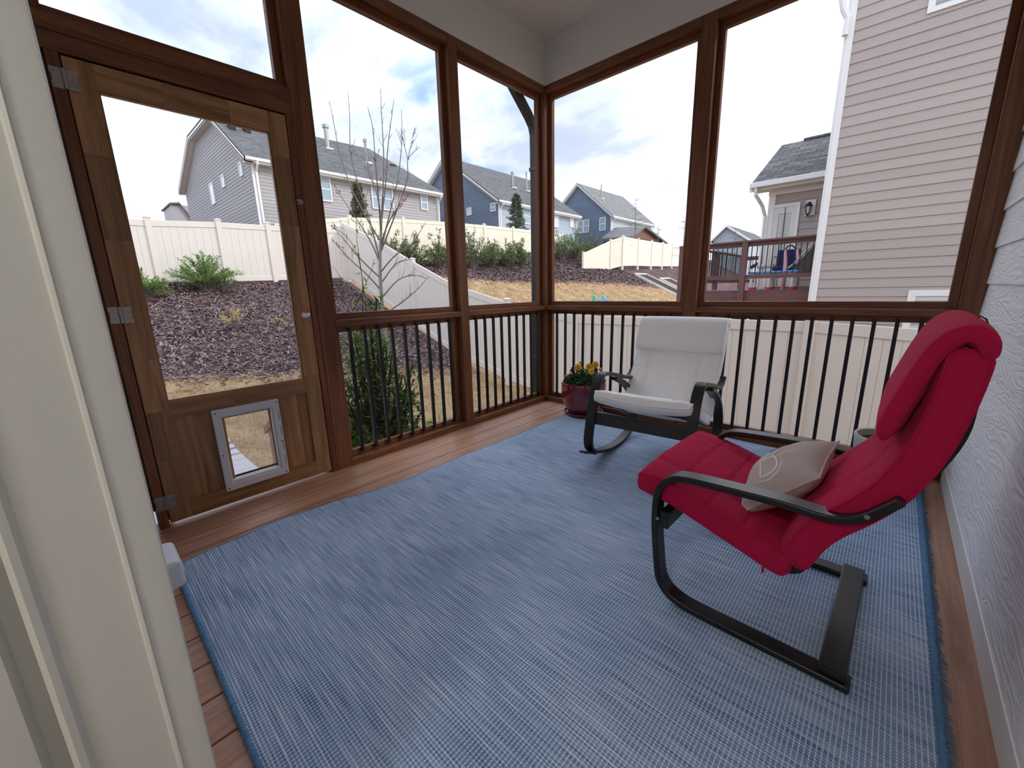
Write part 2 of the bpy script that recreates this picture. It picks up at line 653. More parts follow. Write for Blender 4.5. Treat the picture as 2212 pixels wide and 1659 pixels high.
M['red_cloth'] = fabric('crimson_cotton', (0.46, 0.010, 0.060), 0.3, 0.5)
M['white_cloth'] = fabric('off_white_cotton', (0.88, 0.865, 0.85), 0.3, 0.6, dark=0.95)
M['linen'] = fabric('beige_linen', (0.56, 0.47, 0.44), 0.4, 0.5, dark=0.72)
M['embroidery'] = plain('cream_embroidery', (0.80, 0.76, 0.70), 0.9)
M['dark_thread'] = plain('dark_thread', (0.10, 0.075, 0.06), 0.9)
M['webbing'] = plain('dark_webbing', (0.02, 0.022, 0.03), 0.8)


def rug_mat():
    m, nt, b = new_mat('blue_woven_rug')
    N, L = nt.nodes.new, nt.links.new
    tc = N('ShaderNodeTexCoord')
    sp = N('ShaderNodeSeparateXYZ')
    L(tc.outputs['Object'], sp.inputs[0])

    def mth(op, a, b_=None, c=None, clamp=False):
        n = N('ShaderNodeMath')
        n.operation = op
        n.use_clamp = clamp
        for i, v in enumerate((a, b_, c)):
            if v is None: continue
            if isinstance(v, (int, float)): n.inputs[i].default_value = v
            else: L(v, n.inputs[i])
        return n.outputs[0]

    def nz(scale, sx, sy, detail=3):
        mp = N('ShaderNodeMapping')
        mp.inputs['Scale'].default_value = (sx, sy, 1)
        L(tc.outputs['Object'], mp.inputs[0])
        n = N('ShaderNodeTexNoise')
        n.inputs['Scale'].default_value = scale
        n.inputs['Detail'].default_value = detail
        n.inputs['Roughness'].default_value = 0.6
        L(mp.outputs[0], n.inputs['Vector'])
        return n.outputs['Fac']
    px, py = 0.0105, 0.0085
    wx = mth('SINE', mth('MULTIPLY', sp.outputs['X'], 2 * PI / px))
    wy = mth('SINE', mth('MULTIPLY', sp.outputs['Y'], 2 * PI / py))
    warp = mth('MULTIPLY_ADD', mth('SUBTRACT', wx, 0.45), 2.5, 0.0, clamp=True)      # pale warp threads along Y
    weft = mth('MULTIPLY_ADD', wy, 0.5, 0.5)
    streak = nz(1.0, 5.0, 150.0, 4)          # long flecks along the weft
    patch = nz(1.0, 1.6, 3.0, 3)
    sv = mth('MULTIPLY_ADD', streak, 1.0, mth('MULTIPLY', mth('SUBTRACT', patch, 0.5), 0.35))
    rp = N('ShaderNodeValToRGB')
    L(sv, rp.inputs[0])
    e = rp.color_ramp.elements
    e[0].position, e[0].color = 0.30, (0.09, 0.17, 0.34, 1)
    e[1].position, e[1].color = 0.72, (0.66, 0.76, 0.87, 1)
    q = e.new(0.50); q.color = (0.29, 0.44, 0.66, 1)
    # weft gaps are darker yarn
    mx0 = N('ShaderNodeMix'); mx0.data_type = 'RGBA'
    L(mth('MULTIPLY', mth('SUBTRACT', 1.0, weft), 0.55), mx0.inputs['Factor'])
    L(rp.outputs[0], mx0.inputs['A'])
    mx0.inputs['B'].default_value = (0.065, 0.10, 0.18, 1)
    mx = N('ShaderNodeMix'); mx.data_type = 'RGBA'
    L(mth('MULTIPLY', warp, mth('MULTIPLY_ADD', weft, 0.55, 0.35)), mx.inputs['Factor'])
    L(mx0.outputs['Result'], mx.inputs['A'])
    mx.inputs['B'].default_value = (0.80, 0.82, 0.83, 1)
    L(mx.outputs['Result'], b.inputs['Base Color'])
    b.inputs['Roughness'].default_value = 0.95
    b.inputs['Specular IOR Level'].default_value = 0.1
    h = mth('MULTIPLY_ADD', weft, 0.6, mth('MULTIPLY', warp, 0.5))
    bp = N('ShaderNodeBump')
    bp.inputs['Strength'].default_value = 0.5
    bp.inputs['Distance'].default_value = 0.003
    L(h, bp.inputs['Height'])
    L(bp.outputs[0], b.inputs['Normal'])
    return m


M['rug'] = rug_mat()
M['rug_edge'] = plain('rug_binding', (0.10, 0.22, 0.38), 0.9, var=0.5, nscale=90, bump=0.6, bscale=120)

# ================================================================== THE PORCH
HT, HB, RT, RB, PT = 2.708, 2.6575, 0.9143, 0.877, 0.0435
DP = 0.089           # post depth
XH = 2.71            # house side wall
YN = -3.035          # house wall with the doorway we stand in

# --- floor boards
mb = MB()
k0 = 0.03
edges = [-0.10] + [k0 + 0.1425 * i for i in range(0, 19)] + [XH]
for a, b_ in zip(edges[:-1], edges[1:]):
    mb.box(a + 0.0025, b_ - 0.0025, -3.06, 0.10, -0.03, 0.0)
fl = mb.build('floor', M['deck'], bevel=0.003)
tag(fl, kind='structure')
tag(MB().box(-0.09, XH, -3.02, 0.09, -0.25, -0.032).build('floor_joists', M['cedarY']), kind='structure')

# --- ceiling, beams, porch roof
tag(MB().box(-0.10, XH + 0.1, -3.06, 0.10, 3.03, 3.10).build('ceiling', M['ceiling']), kind='structure')
mb = MB().box(-DP - 0.05, 0, -3.06, 0.14, HT + 0.004, 3.03).box(0, 0.014, -3.04, 0.0, 2.938, 3.03)
tag(mb.build('trim_1', M['beam'], bevel=0.002), kind='structure')
mb = MB().box(0.0, XH, 0, DP + 0.05, HT + 0.004, 3.03).box(0.014, XH, -0.014, 0, 2.938, 3.03)
tag(mb.build('trim_2', M['beam'], bevel=0.002), kind='structure')
tag(MB().hexa([(-0.42, -3.6, 3.03), (3, -3.6, 3.3), (3, 0.42, 3.3), (-0.42, 0.42, 3.03)],
              [(-0.42, -3.6, 3.15), (3, -3.6, 3.9), (3, 0.42, 3.9), (-0.42, 0.42, 3.15)]).build('porch_roof', M['roof_grey']), kind='structure')


def lwall():
    w = root('wall_left', (0, 0, 0), kind='structure')
    # posts
    MB().box(-DP, 0, 0, DP, 0, HT).build('corner_post', M['cedarZ'], w, bevel=0.003)
    for y0, y1 in ((-1.0286, -0.9465), (-2.0794, -1.9882)):
        MB().box(-DP, 0, y0, y1, 0, HT).build('post', M['cedarZ'], w, bevel=0.003)
    MB().box(-DP, 0, -3.03, -2.945, 0, HT).build('post', M['cedarZ'], w, bevel=0.003)
    # door jambs and head
    MB().box(-DP, -0.002, -2.112, -2.0796, 0, 1.957).build('door_jamb', M['cedarZ'], w, bevel=0.002)
    MB().box(-DP, -0.002, -2.928, -2.891, 0, 1.957).build('door_jamb', M['cedarZ'], w, bevel=0.002)
    MB().box(-DP, -0.046, -2.8908, -2.868, 0.02, 1.957).build('door_stop', M['cedarZ'], w)
    MB().box(-DP, -0.046, -2.130, -2.1122, 0.02, 1.957).build('door_stop', M['cedarZ'], w)
    MB().box(-DP, -0.046, -2.868, -2.130, 1.935, 1.957).build('door_stop', M['cedarY'], w)
    MB().box(-DP, -0.03, -2.9448, -2.9282, 0.09, 1.957).build('shim', M['cedarZ'], w)
    MB().box(-DP, 0.0, -2.9445, -2.0796, 1.957, 2.02).build('door_head', M['cedarY'], w, bevel=0.002)
    MB().box(-DP, -0.003, -2.9445, -2.0796, 2.022, 2.082).build('transom_rail', M['cedarY'], w, bevel=0.002)
    # rails, plates, headers between posts
    for y0, y1 in ((-0.9463, -0.0002), (-1.9880, -1.0288)):
        MB().box(-DP, 0.001, y0, y1, RB, RT).build('middle_rail', M['cedarY'], w, bevel=0.003)
        MB().box(-DP, 0.001, y0, y1, 0.0, PT).build('bottom_plate', M['cedarY'], w, bevel=0.003)
        MB().box(-DP, 0.0, y0, y1, HB, HT).build('header', M['cedarY'], w, bevel=0.003)
    MB().box(-DP, 0.0, -2.9448, -2.0796, HB, HT).build('header', M['cedarY'], w, bevel=0.003)
    return w


def rwall():
    w = root('wall_back', (0, 0, 0), kind='structure')
    MB().box(1.2566, 1.3495, 0, DP, 0, HT).build('post', M['cedarZ'], w, bevel=0.003)
    MB().box(2.6275, XH, 0, DP, 0, HT).build('post', M['cedarZ'], w, bevel=0.003)
    for x0, x1 in ((0.0002, 1.2564), (1.3497, 2.6273)):
        MB().box(x0, x1, -0.001, DP, RB, RT).build('middle_rail', M['cedarX'], w, bevel=0.003)
        MB().box(x0, x1, -0.001, DP, 0.0, PT).build('bottom_plate', M['cedarX'], w, bevel=0.003)
        MB().box(x0, x1, 0, DP, HB, HT).build('header', M['cedarX'], w, bevel=0.003)
    return w


lwall()
rwall()
NW, NR = 0.038, 0.050       # nailer width, recess


def opening(n, side, a0, a1, z0, z1):
    """screened opening: nailer frame on all four sides and the mesh. side 'L': plane x=0, runs along y; 'R': plane y=0, runs along x"""
    w = root('window_%d' % n, ((-0.07, (a0 + a1) / 2, z0) if side == 'L' else ((a0 + a1) / 2, 0.07, z0)), kind='structure')

    def bx(b0, b1, c0, c1, nm):
        if side == 'L':
            MB().box(-DP + 0.002, -NR, b0, b1, c0, c1).build(nm, M['cedarZ' if nm == 'side_nailer' else 'cedarY'], w, bevel=0.002)
        else:
            MB().box(b0, b1, NR, DP - 0.002, c0, c1).build(nm, M['cedarZ' if nm == 'side_nailer' else 'cedarX'], w, bevel=0.002)
    e = 0.0004
    bx(a0 + e, a0 + NW, z0 + e, z1 - e, 'side_nailer')
    bx(a1 - NW, a1 - e, z0 + e, z1 - e, 'side_nailer')
    bx(a0 + NW, a1 - NW, z0 + e, z0 + NW, 'sill_nailer')
    bx(a0 + NW, a1 - NW, z1 - NW, z1 - e, 'head_nailer')
    s = MB()
    if side == 'L':
        s.box(-0.0725, -0.0720, a0 + NW - 0.004, a1 - NW + 0.004, z0 + NW - 0.004, z1 - NW + 0.004)
    else:
        s.box(a0 + NW - 0.004, a1 - NW + 0.004, 0.0720, 0.0725, z0 + NW - 0.004, z1 - NW + 0.004)
    s.build('screen_mesh', M['screen'], w)
    return w


opening(1, 'L', -2.9445, -2.0796, 2.083, HB)
opening(2, 'L', -1.9882, -1.0286, RT, HB)
opening(3, 'L', -0.9465, 0.0, RT, HB)
opening(4, 'R', 0.0, 1.2566, RT, HB)
opening(5, 'R', 1.3495, 2.6275, RT, HB)
opening(6, 'L', -1.9882, -1.0286, PT, RB)
opening(7, 'L', -0.9465, 0.0, PT, RB)
opening(8, 'R', 0.0, 1.2566, PT, RB)
opening(9, 'R', 1.3495, 2.6275, PT, RB)


def balusters(side, a0, a1, n, label):
    mid = (a0 + a1) / 2
    t = root('balustrade', (-0.045, mid, PT) if side == 'L' else (mid, 0.045, PT), label, 'railing', 'black baluster rows under the porch screens')
    for i in range(n):
        a = a0 + (a1 - a0) * i / (n - 1)
        m_ = MB()
        zz0, zz1 = PT + NW - 0.02, RB - NW + 0.02
        r_ = 0.0095
        if side == 'L':
            m_.box(-0.06 - r_ + 0.022, -0.06 + r_ + 0.022, a - r_, a + r_, zz0, zz1)
        else:
            m_.box(a - r_, a + r_, 0.06 - r_ - 0.022, 0.06 + r_ - 0.022, zz0, zz1)
        m_.build('baluster', M['black_metal'], t, bevel=0.002)
    return t


balusters('L', -1.89, -1.117, 9, 'row of nine black metal balusters beside the screen door, in front of the leafy bush')
balusters('L', -0.847, -0.077, 9, 'row of nine black metal balusters between the middle post and the porch corner')
balusters('R', 0.104, 1.153, 12, 'row of twelve black metal balusters behind the red flower pot and white rocking chair')
balusters('R', 1.461, 2.509, 12, 'row of twelve black metal balusters behind the crimson armchair')

# --- screen door with pet door
DX0, DX1 = -0.040, -0.005


def screen_door():
    d = root('door_1', (-0.02, -2.50, 0.012), kind='structure')
    y0, y1 = -2.886, -2.116
    z0, z1 = 0.018, 1.949

    def bx(a, b_, c, e, nm, mt, rec=0.0):
        return MB().box(DX0 + rec, DX1 - rec, a, b_, c, e).build(nm, mt, d, bevel=0.003)
    # stiles are finger-jointed, so several lengths per stile in one mesh
    def stile(a, b_, cuts):
        m_ = MB()
        for c, e in zip(cuts[:-1], cuts[1:]):
            m_.box(DX0, DX1, a, b_, c + 0.0002, e - 0.0002)
        return m_.build('stile', M['pineZ'], d)
    stile(y0, -2.803, [z0, 0.33, 0.56, 0.80, 1.30, 1.62, z1])
    stile(-2.198, y1, [z0, 0.28, 0.62, 0.98, 1.42, 1.75, z1])

    def rail(c, e, cuts, nm):
        m_ = MB()
        for a, b_ in zip(cuts[:-1], cuts[1:]):
            m_.box(DX0, DX1, a + 0.0002, b_ - 0.0002, c, e)
        return m_.build(nm, M['pineY'], d)
    rail(1.857, z1, [-2.8028, -2.60, -2.36, -2.1982], 'top_rail')
    rail(0.520, 0.600, [-2.8028, -2.55, -2.1982], 'lock_rail')
    rail(z0, 0.105, [-2.8028, -2.45, -2.1982], 'bottom_rail')
    m_ = MB()
    ys = [-2.803, -2.745, -2.70, -2.655, -2.60, -2.5, -2.4, -2.352, -2.31, -2.25, -2.198]
    for a, b_ in zip(ys[:-1], ys[1:]):
        if a >= -2.63 and b_ <= -2.37:
            continue
        lo = max(a, -2.803); hi = b_
        m_.box(DX0 + 0.008, DX1 - 0.012, lo + 0.0002, hi - 0.0002, 0.1052, 0.5198)
    m_.box(DX0 + 0.008, DX1 - 0.012, -2.6, -2.4, 0.1052, 0.118)
    m_.box(DX0 + 0.008, DX1 - 0.012, -2.6, -2.4, 0.488, 0.5198)
    m_.build('panel', M['pineZ'], d)
    MB().box(-0.0305, -0.0300, -2.806, -2.194, 0.596, 1.861).build('screen_mesh', M['screen'], d)
    # rabbet lip round the screen
    m_ = MB()
    m_.box(-0.034, -0.014, -2.8029, -2.797, 0.6, 1.857).box(-0.034, -0.014, -2.204, -2.1981, 0.6, 1.857)
    m_.box(-0.034, -0.014, -2.797, -2.204, 0.6001, 0.606).box(-0.034, -0.014, -2.797, -2.204, 1.851, 1.8569)
    m_.build('screen_bead', M['pineZ'], d)
    # hinges
    for z in (1.868, 0.998, 0.128):
        m_ = MB()
        for s in (-1, 1):
            yc = -2.889 + s * 0.019
            # butterfly leaf with scalloped edge
            for q in (-1, 0, 1):
                m_.box(-0.004, 0.0015, yc - 0.016 - (0.003 if q and s < 0 else 0), yc + 0.016 + (0.003 if q and s > 0 else 0), z + q * 0.024 - 0.011, z + q * 0.024 + 0.011)
            m_.box(-0.004, 0.001, yc - 0.016, yc + 0.013 if s > 0 else yc + 0.016, z - 0.034, z + 0.034)
        h = m_.build('hinge', M['steel'], d, bevel=0.0015)
        MB().tube([(0.003, -2.889, z - 0.034), (0.003, -2.889, z + 0.034)], 0.0075, 12).build('hinge_barrel', M['steel'], h, smooth=40)
        m_ = MB()
        for s in (-1, 1):
            for q in (-1, 0, 1):
                yy = -2.889 + s * (0.028 if q else 0.019)
                m_.tube([(0.001, yy, z + q * 0.023), (0.0045, yy, z + q * 0.023)], 0.0042, 10)
        m_.build('hinge_screws', M['steel'], h, smooth=40)
    # knob
    kn = MB()
    prof = [(0.0, 0.000), (0.016, 0.000), (0.017, 0.004), (0.008, 0.007), (0.007, 0.018), (0.014, 0.024), (0.018, 0.031), (0.017, 0.039), (0.010, 0.044), (0.001, 0.045)]
    n = 20
    vs, fs = [], []
    for r_, h in prof:
        for k in range(n):
            a = 2 * PI * k / n
            vs.append((DX1 + h, -2.150 + max(r_, 1e-4) * math.cos(a), 0.955 + max(r_, 1e-4) * math.sin(a)))
    for i in range(len(prof) - 1):
        for k in range(n):
            a, b_ = i * n + k, i * n + (k + 1) % n
            fs.append((a, b_, b_ + n, a + n))
    kn.add(vs, fs)
    tag(kn.build('knob', M['chrome'], d, smooth=60), 'chrome door knob')
    # roller latch and hook
    m_ = MB().box(-0.004, 0.006, -2.114, -2.086, 1.530, 1.556).box(0.006, 0.018, -2.108, -2.094, 1.535, 1.551)
    m_.tube([(0.012, -2.120, 1.549), (0.012, -2.084, 1.539)], 0.005, 8)
    m_.build('roller_latch', M['steel'], d, bevel=0.001)
    m_ = MB().tube([(0.004, -2.135, 1.163), (0.010, -2.125, 1.160), (0.011, -2.112, 1.158), (0.009, -2.100, 1.163), (0.004, -2.098, 1.158), (0.004, -2.099, 1.150)], 0.0017, 6)
    m_.build('hook_latch', M['steel'], d)
    # pet door: outer frame, bevelled inner lip, flap
    fy0, fy1, fz0, fz1 = -2.652, -2.352, 0.089, 0.522
    iy0, iy1, iz0, iz1 = -2.622, -2.386, 0.128, 0.482

    def ring(x0, x1, A, B):
        (a0, a1, c0, c1), (b0, b1, e0, e1) = A, B
        m2 = MB()
        o = [(a0, c0), (a1, c0), (a1, c1), (a0, c1)]
        i_ = [(b0, e0), (b1, e0), (b1, e1), (b0, e1)]
        vs = [(x0, p, q) for p, q in o] + [(x0, p, q) for p, q in i_] + [(x1, p, q) for p, q in o] + [(x1, p, q) for p, q in i_]
        fs = []
        for k in range(4):
            k2 = (k + 1) % 4
            fs += [(k, k2, 4 + k2, 4 + k), (8 + k, 12 + k, 12 + k2, 8 + k2), (k, 8 + k, 8 + k2, k2), (4 + k, 4 + k2, 12 + k2, 12 + k)]
        m2.add(vs, fs)
        return m2
    pf = ring(-0.0045, 0.012, (fy0, fy1, fz0, fz1), (iy0, iy1, iz0, iz1)).build('pet_door_frame', M['pvc_grey'], d, bevel=0.005, seg=3)
    tag(pf, 'grey-white plastic pet door frame')
    ring(-0.055, 0.004, (iy0 + 0.0005, iy1 - 0.0005, iz0 + 0.0005, iz1 - 0.0005), (iy0 + 0.008, iy1 - 0.008, iz0 + 0.012, iz1 - 0.006)).build('tunnel', M['trim_white'], pf, bevel=0.002)
    MB().box(-0.0255, -0.0235, iy0 + 0.012, iy1 - 0.012, iz0 + 0.022, iz1 - 0.008).build('flap', M['flap'], pf)
    MB().box(-0.028, -0.021, iy0 + 0.014, iy1 - 0.014, iz0 + 0.016, iz0 + 0.026).build('magnet_strip', M['rubber'], pf)
    MB().box(-0.020, 0.0035, iy0 + 0.009, iy1 - 0.009, iz1 - 0.010, iz1 - 0.0065).build('flap_clip', M['bronze'], pf)
    m_ = MB()
    for yy in (fy0 + 0.013, fy1 - 0.014):
        for zz in (fz0 + 0.016, (fz0 + fz1) / 2 - 0.02, fz1 - 0.017):
            m_.tube([(0.011, yy, zz), (0.0135, yy, zz)], 0.0035, 10)
    m_.build('frame_screws', M['rubber'], pf)
    m_ = MB()
    for k in range(4):
        zz = 0.15 + k * 0.085
        m_.box(0.0115, 0.0130, fy1 - 0.0095, fy1 - 0.0075, zz, zz + 0.05)
    m_.build('lock_slots', M['rubber'], pf)
    return d


screen_door()

# --- house side wall (white lap siding, real laps)
mb = MB()
EXP = 0.1655
z = 0.874 - EXP * 5
zz = [0.10] + [0.874 + EXP * k for k in range(-4, 15)]
for a, b_ in zip(zz[:-1], zz[1:]):
    top = min(b_ + 0.02, 3.2)
    # slab leaning out at its lower edge
    mb.hexa([(XH - 0.009, -3.03, a), (XH + 0.02, -3.03, a), (XH + 0.02, 0.0, a), (XH - 0.009, 0.0, a)],
            [(XH + 0.001, -3.03, top), (XH + 0.02, -3.03, top), (XH + 0.02, 0.0, top), (XH + 0.001, 0.0, top)])
tag(mb.build('wall_right', M['siding_white']), kind='structure')
tag(MB().box(XH - 0.012, XH + 0.02, -3.03, -0.0005, 0.001, 0.10).build('baseboard_right', M['white_paint'], bevel=0.003), kind='structure')
tag(MB().box(XH + 0.021, 8.0, -3.0, 0.085, -1.2, 6.5).build('wall_house', M['siding_white']), kind='structure')

# --- house wall with the doorway behind us
JX = 1.788
mb = MB()
for a in np.arange(-0.05, 3.1, EXP):
    mb.hexa([(-0.15, YN - 0.03, a), (JX - 0.10, YN - 0.03, a), (JX - 0.10, YN + 0.004, a), (-0.15, YN + 0.004, a)],
            [(-0.15, YN - 0.03, a + EXP + 0.01), (JX - 0.10, YN - 0.03, a + EXP + 0.01), (JX - 0.10, YN - 0.006, a + EXP + 0.01), (-0.15, YN - 0.006, a + EXP + 0.01)])
tag(mb.build('wall_near', M['siding_white']), kind='structure')
tag(MB().box(-3.0, JX - 0.12, -8.0, YN - 0.04, -1.2, 6.5).build('wall_house_rear', M['siding_white']), kind='structure')
tag(MB().box(JX - 0.12, XH + 0.1, -8.0, YN - 0.04, 2.25, 6.5).build('wall_over_door', M['siding_white']), kind='structure')
# door casing and moulded jamb on the left of the opening (plan profile swept vertically)
prof = [(JX - 0.10, -3.034), (JX - 0.10, -3.020), (JX - 0.0035, -3.0185), (JX, -3.0205), (JX + 0.0005, -3.0245), (JX, -3.0475), (JX + 0.0022, -3.0490), (JX + 0.0010, -3.0520), (JX - 0.003, -3.054),
        (JX - 0.003, -3.115), (JX + 0.002, -3.120), (JX + 0.003, -3.126), (JX - 0.001, -3.131), (JX - 0.016, -3.133), (JX - 0.016, -3.146),
        (JX + 0.004, -3.150), (JX + 0.006, -3.18), (JX + 0.006, -3.26), (JX - 0.10, -3.26)]
mb = MB().prism(prof, lambda p, q, t: (p, q, t), 0.0, 2.10)
tag(mb.build('trim_3', M['jamb_paint'], smooth=30), kind='structure')
tag(MB().box(JX - 0.10, XH, -3.26, -3.02, 2.10, 2.25).build('trim_4', M['jamb_paint'], bevel=0.003), kind='structure')
# the hallway behind the camera
tag(MB().box(JX - 0.12, XH + 0.1, -6.5, -3.06, -0.05, -0.001).build('floor_hall', M['pineY']), kind='structure')
tag(MB().box(JX - 0.12, JX - 0.02, -6.5, -3.261, 0.0, 2.25).build('wall_hall_left', M['beam']), kind='structure')
tag(MB().box(XH - 0.02, XH + 0.1, -6.5, -3.06, 0.0, 2.25).build('wall_hall_right', M['beam']), kind='structure')
tag(MB().box(JX - 0.12, XH + 0.1, -6.6, -6.5, 0.0, 2.25).build('wall_hall_end', M['beam']), kind='structure')

# weatherproof outlet cover low on the house wall
t = root('outlet_cover', (0.95, YN, 0.31), 'small white plastic weatherproof outlet cover on the house wall beside the door casing', 'outlet cover')
mb = MB().hexa([(0.87, -3.030, 0.27), (1.045, -3.030, 0.27), (1.045, -2.952, 0.285), (0.87, -2.952, 0.285)],
               [(0.90, -3.030, 0.370), (1.045, -3.030, 0.370), (1.045, -2.952, 0.360), (0.90, -2.952, 0.360)])
mb.build('hood', M['pvc_grey'], t, bevel=0.012, seg=3)
MB().box(0.85, 1.10, -3.032, -3.008, 0.245, 0.345).build('base_plate', M['pvc_grey'], t, bevel=0.008, seg=3)


# --- rug
def rug():
    x1, y0, y1 = 2.606, -2.932, -0.035
    def xl(y):
        ys = [-2.93, -2.75, -2.56, -2.3, -2.1, -1.91, -1.5, -1.0, -0.5, -0.035]
        xs = [0.392, 0.372, 0.358, 0.385, 0.425, 0.450, 0.447, 0.445, 0.448, 0.447]
        return float(np.interp(y, ys, xs)) + 0.004 * math.sin(y * 23)
    def zt(x, y):
        e = math.exp(-((x - 0.4) / 0.25) ** 2)
        return 0.0085 + 0.006 * e * (0.5 + 0.5 * math.sin(y * 7.5 + 0.6)) * (1 if y < -1.2 else 0.4)
    t = root('area_rug', (1.5, -1.5, 0.0), 'large blue and white flat-woven rug covering the wooden porch floor', 'rug')
    rows, nb = [], 64
    ny = 90
    top, bot = [], []
    for j in range(ny + 1):
        y = y0 + (y1 - y0) * j / ny
        a = xl(y)
        # tip of the left edge lifts slightly, front edge follows a soft wave
        xs = [a + (x1 - a) * (i / nb) ** 1.3 for i in range(nb + 1)]
        top.append([(x, y, zt(x, y)) for x in xs])
        bot.append([(x, y, zt(x, y) - 0.0075) for x in xs])
    mb = MB()
    mb.grid(top)
    mb.grid([r_[::-1] for r_ in bot])
    # close the border
    nrow = nb + 1
    border_t = top[0] + [r_[-1] for r_ in top[1:]] + top[-1][::-1][1:] + [r_[0] for r_ in top[::-1][1:]]
    border_b = bot[0] + [r_[-1] for r_ in bot[1:]] + bot[-1][::-1][1:] + [r_[0] for r_ in bot[::-1][1:]]
    mb.grid([border_t, border_b])
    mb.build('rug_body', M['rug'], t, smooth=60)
    # whipped cord along the doorway end, blue fringe binding along the house wall and the far edges
    def whip(path, rad, nm):
        P = resample(path, int(np.linalg.norm(np.diff(np.array(path), axis=0), axis=1).sum() / 0.006))
        rr = [rad * (1 + 0.22 * math.sin(i * 2.2)) for i in range(len(P))]
        MB().tube([tuple(p) for p in P], rr, 7).build(nm, M['rug_edge'], t, smooth=70)
    whip([(xl(y0), y0, 0.009), (1.2, y0 - 0.001, 0.008), (x1, y0, 0.008)], 0.0075, 'edge_binding')
    whip([(x1 + 0.003, y0, 0.008), (x1 + 0.003, y1, 0.008)], 0.010, 'edge_binding')
    whip([(xl(y0 + (y1 - y0) * k / 60) - 0.001, y0 + (y1 - y0) * k / 60, zt(xl(y0 + (y1 - y0) * k / 60), y0 + (y1 - y0) * k / 60) - 0.003) for k in range(61)], 0.0045, 'edge_binding')
    # fringe
    mb = MB()
    for i in range(300):
        y = y0 + (y1 - y0) * (i + random.random()) / 300
        l_ = random.uniform(0.010, 0.022)
        mb.tube([(x1 + 0.006, y, 0.008), (x1 + 0.012, y + random.uniform(-.004, .004), 0.010), (x1 + 0.008 + l_, y + random.uniform(-.008, .008), 0.004)], 0.0022, 4)
    o = mb.build('fringe', M['rug_edge'], t)
    o['kind'] = 'stuff'


rug()


# ------------------------------------------------------------------ bentwood chairs
def ribbon(pts, th, l0, l1, side=1):
    """bent strip: pts is the outer line (f, z); th thickness to the side; spans l0..l1 laterally"""
    P = np.array(pts, float)
    T = np.gradient(P, axis=0)
    T /= np.linalg.norm(T, axis=1)[:, None]
    Nn = np.stack([-T[:, 1], T[:, 0]], 1) * side
    Q = P + Nn * th
    mb = MB()
    n = len(P)
    vs = []
    for p, q in zip(P, Q):
        vs += [(p[0], l0, p[1]), (p[0], l1, p[1]), (q[0], l1, q[1]), (q[0], l0, q[1])]
    fs = [(0, 1, 2, 3), tuple(4 * (n - 1) + k for k in (3, 2, 1, 0))]
    for i in range(n - 1):
        for k in range(4):
            a, b_ = 4 * i + k, 4 * i + (k + 1) % 4
            fs.append((a, b_, b_ + 4, a + 4))
    mb.add(vs, fs)
    return mb


def cushion(cen, half, halfw, bulge, quilts=(), cross=(), wr=0.0, nu=60, seed=0, taper=0.25, endr=0.03):
    """soft slab along the centre line cen [(f,z)] ; returns MB and the two seam lines"""
    P = resample(catmull(cen, 8), nu)
    T = np.gradient(P, axis=0)
    T /= np.linalg.norm(T, axis=1)[:, None]
    Nn = np.stack([-T[:, 1], T[:, 0]], 1)
    L_ = np.r_[0, np.cumsum(np.linalg.norm(np.diff(P, axis=0), axis=1))]
    tot = L_[-1]
    nv = 36
    topr, botr = [], []
    for i in range(nu):
        e = min(L_[i], tot - L_[i])
        er = min(1.0, math.sqrt(max(0.0, 1 - (1 - min(e / endr, 1)) ** 2)))      # rounded ends
        rt_, rb_ = [], []
        for k in range(nv + 1):
            v = -1 + 2 * k / nv
            v = math.copysign(1 - (1 - abs(v)) ** 1.5, v)
            l_ = v * halfw * (1 - 0.03 * (1 - er))
            pf = (max(0.0, 1 - abs(v) ** 3.0)) ** 0.6
            g = 0.0
            for q in quilts:
                g += math.exp(-((v - q) / 0.022) ** 2) * 0.010
            for q in cross:
                g += math.exp(-((L_[i] / tot - q) / 0.010) ** 2) * 0.006 * (pf > 0.2)
            w_ = mnoise.noise(Vector((L_[i] * 9 + seed, l_ * 9, seed))) * 0.5 + mnoise.noise(Vector((L_[i] * 30 + seed, l_ * 14, seed + 3))) * 0.35
            # gathers at the side seams
            w_ += 0.5 * math.sin(L_[i] * 95 + 3 * math.sin(L_[i] * 17)) * max(0.0, abs(v) - 0.72) / 0.28 * (1 - max(0.0, abs(v) - 0.93) / 0.07)
            ht = half * (taper + (1 - taper) * er) * 0.62 + bulge * pf * er - g * er + wr * w_ * pf * er
            hb = half * (taper + (1 - taper) * er) * 0.62 + 0.30 * bulge * pf * er
            pt = P[i] + Nn[i] * ht
            pb = P[i] - Nn[i] * hb
            rt_.append((pt[0], l_, pt[1]))
            rb_.append((pb[0], l_, pb[1]))
        topr.append(rt_)
        botr.append(rb_)
    mb = MB()
    mb.grid(topr)
    mb.grid([r_[::-1] for r_ in botr])
    bt = topr[0] + [r_[-1] for r_ in topr[1:]] + topr[-1][::-1][1:] + [r_[0] for r_ in topr[::-1][1:]]
    bb = botr[0] + [r_[-1] for r_ in botr[1:]] + botr[-1][::-1][1:] + [r_[0] for r_ in botr[::-1][1:]]
    # gusset bows out a little
    mid = []
    for a, b_ in zip(bt, bb):
        c = (np.array(a) + np.array(b_)) / 2
        mid.append((c[0], c[1] + math.copysign(0.006, c[1]) * (abs(c[1]) > halfw * 0.9), c[2]))
    mb.grid([bt, mid, bb])
    return mb, bt, bb


def seam_tube(path, r_=0.0035):
    P = resample(path, 220)
    return MB().tube([tuple(p) for p in P], r_, 6)


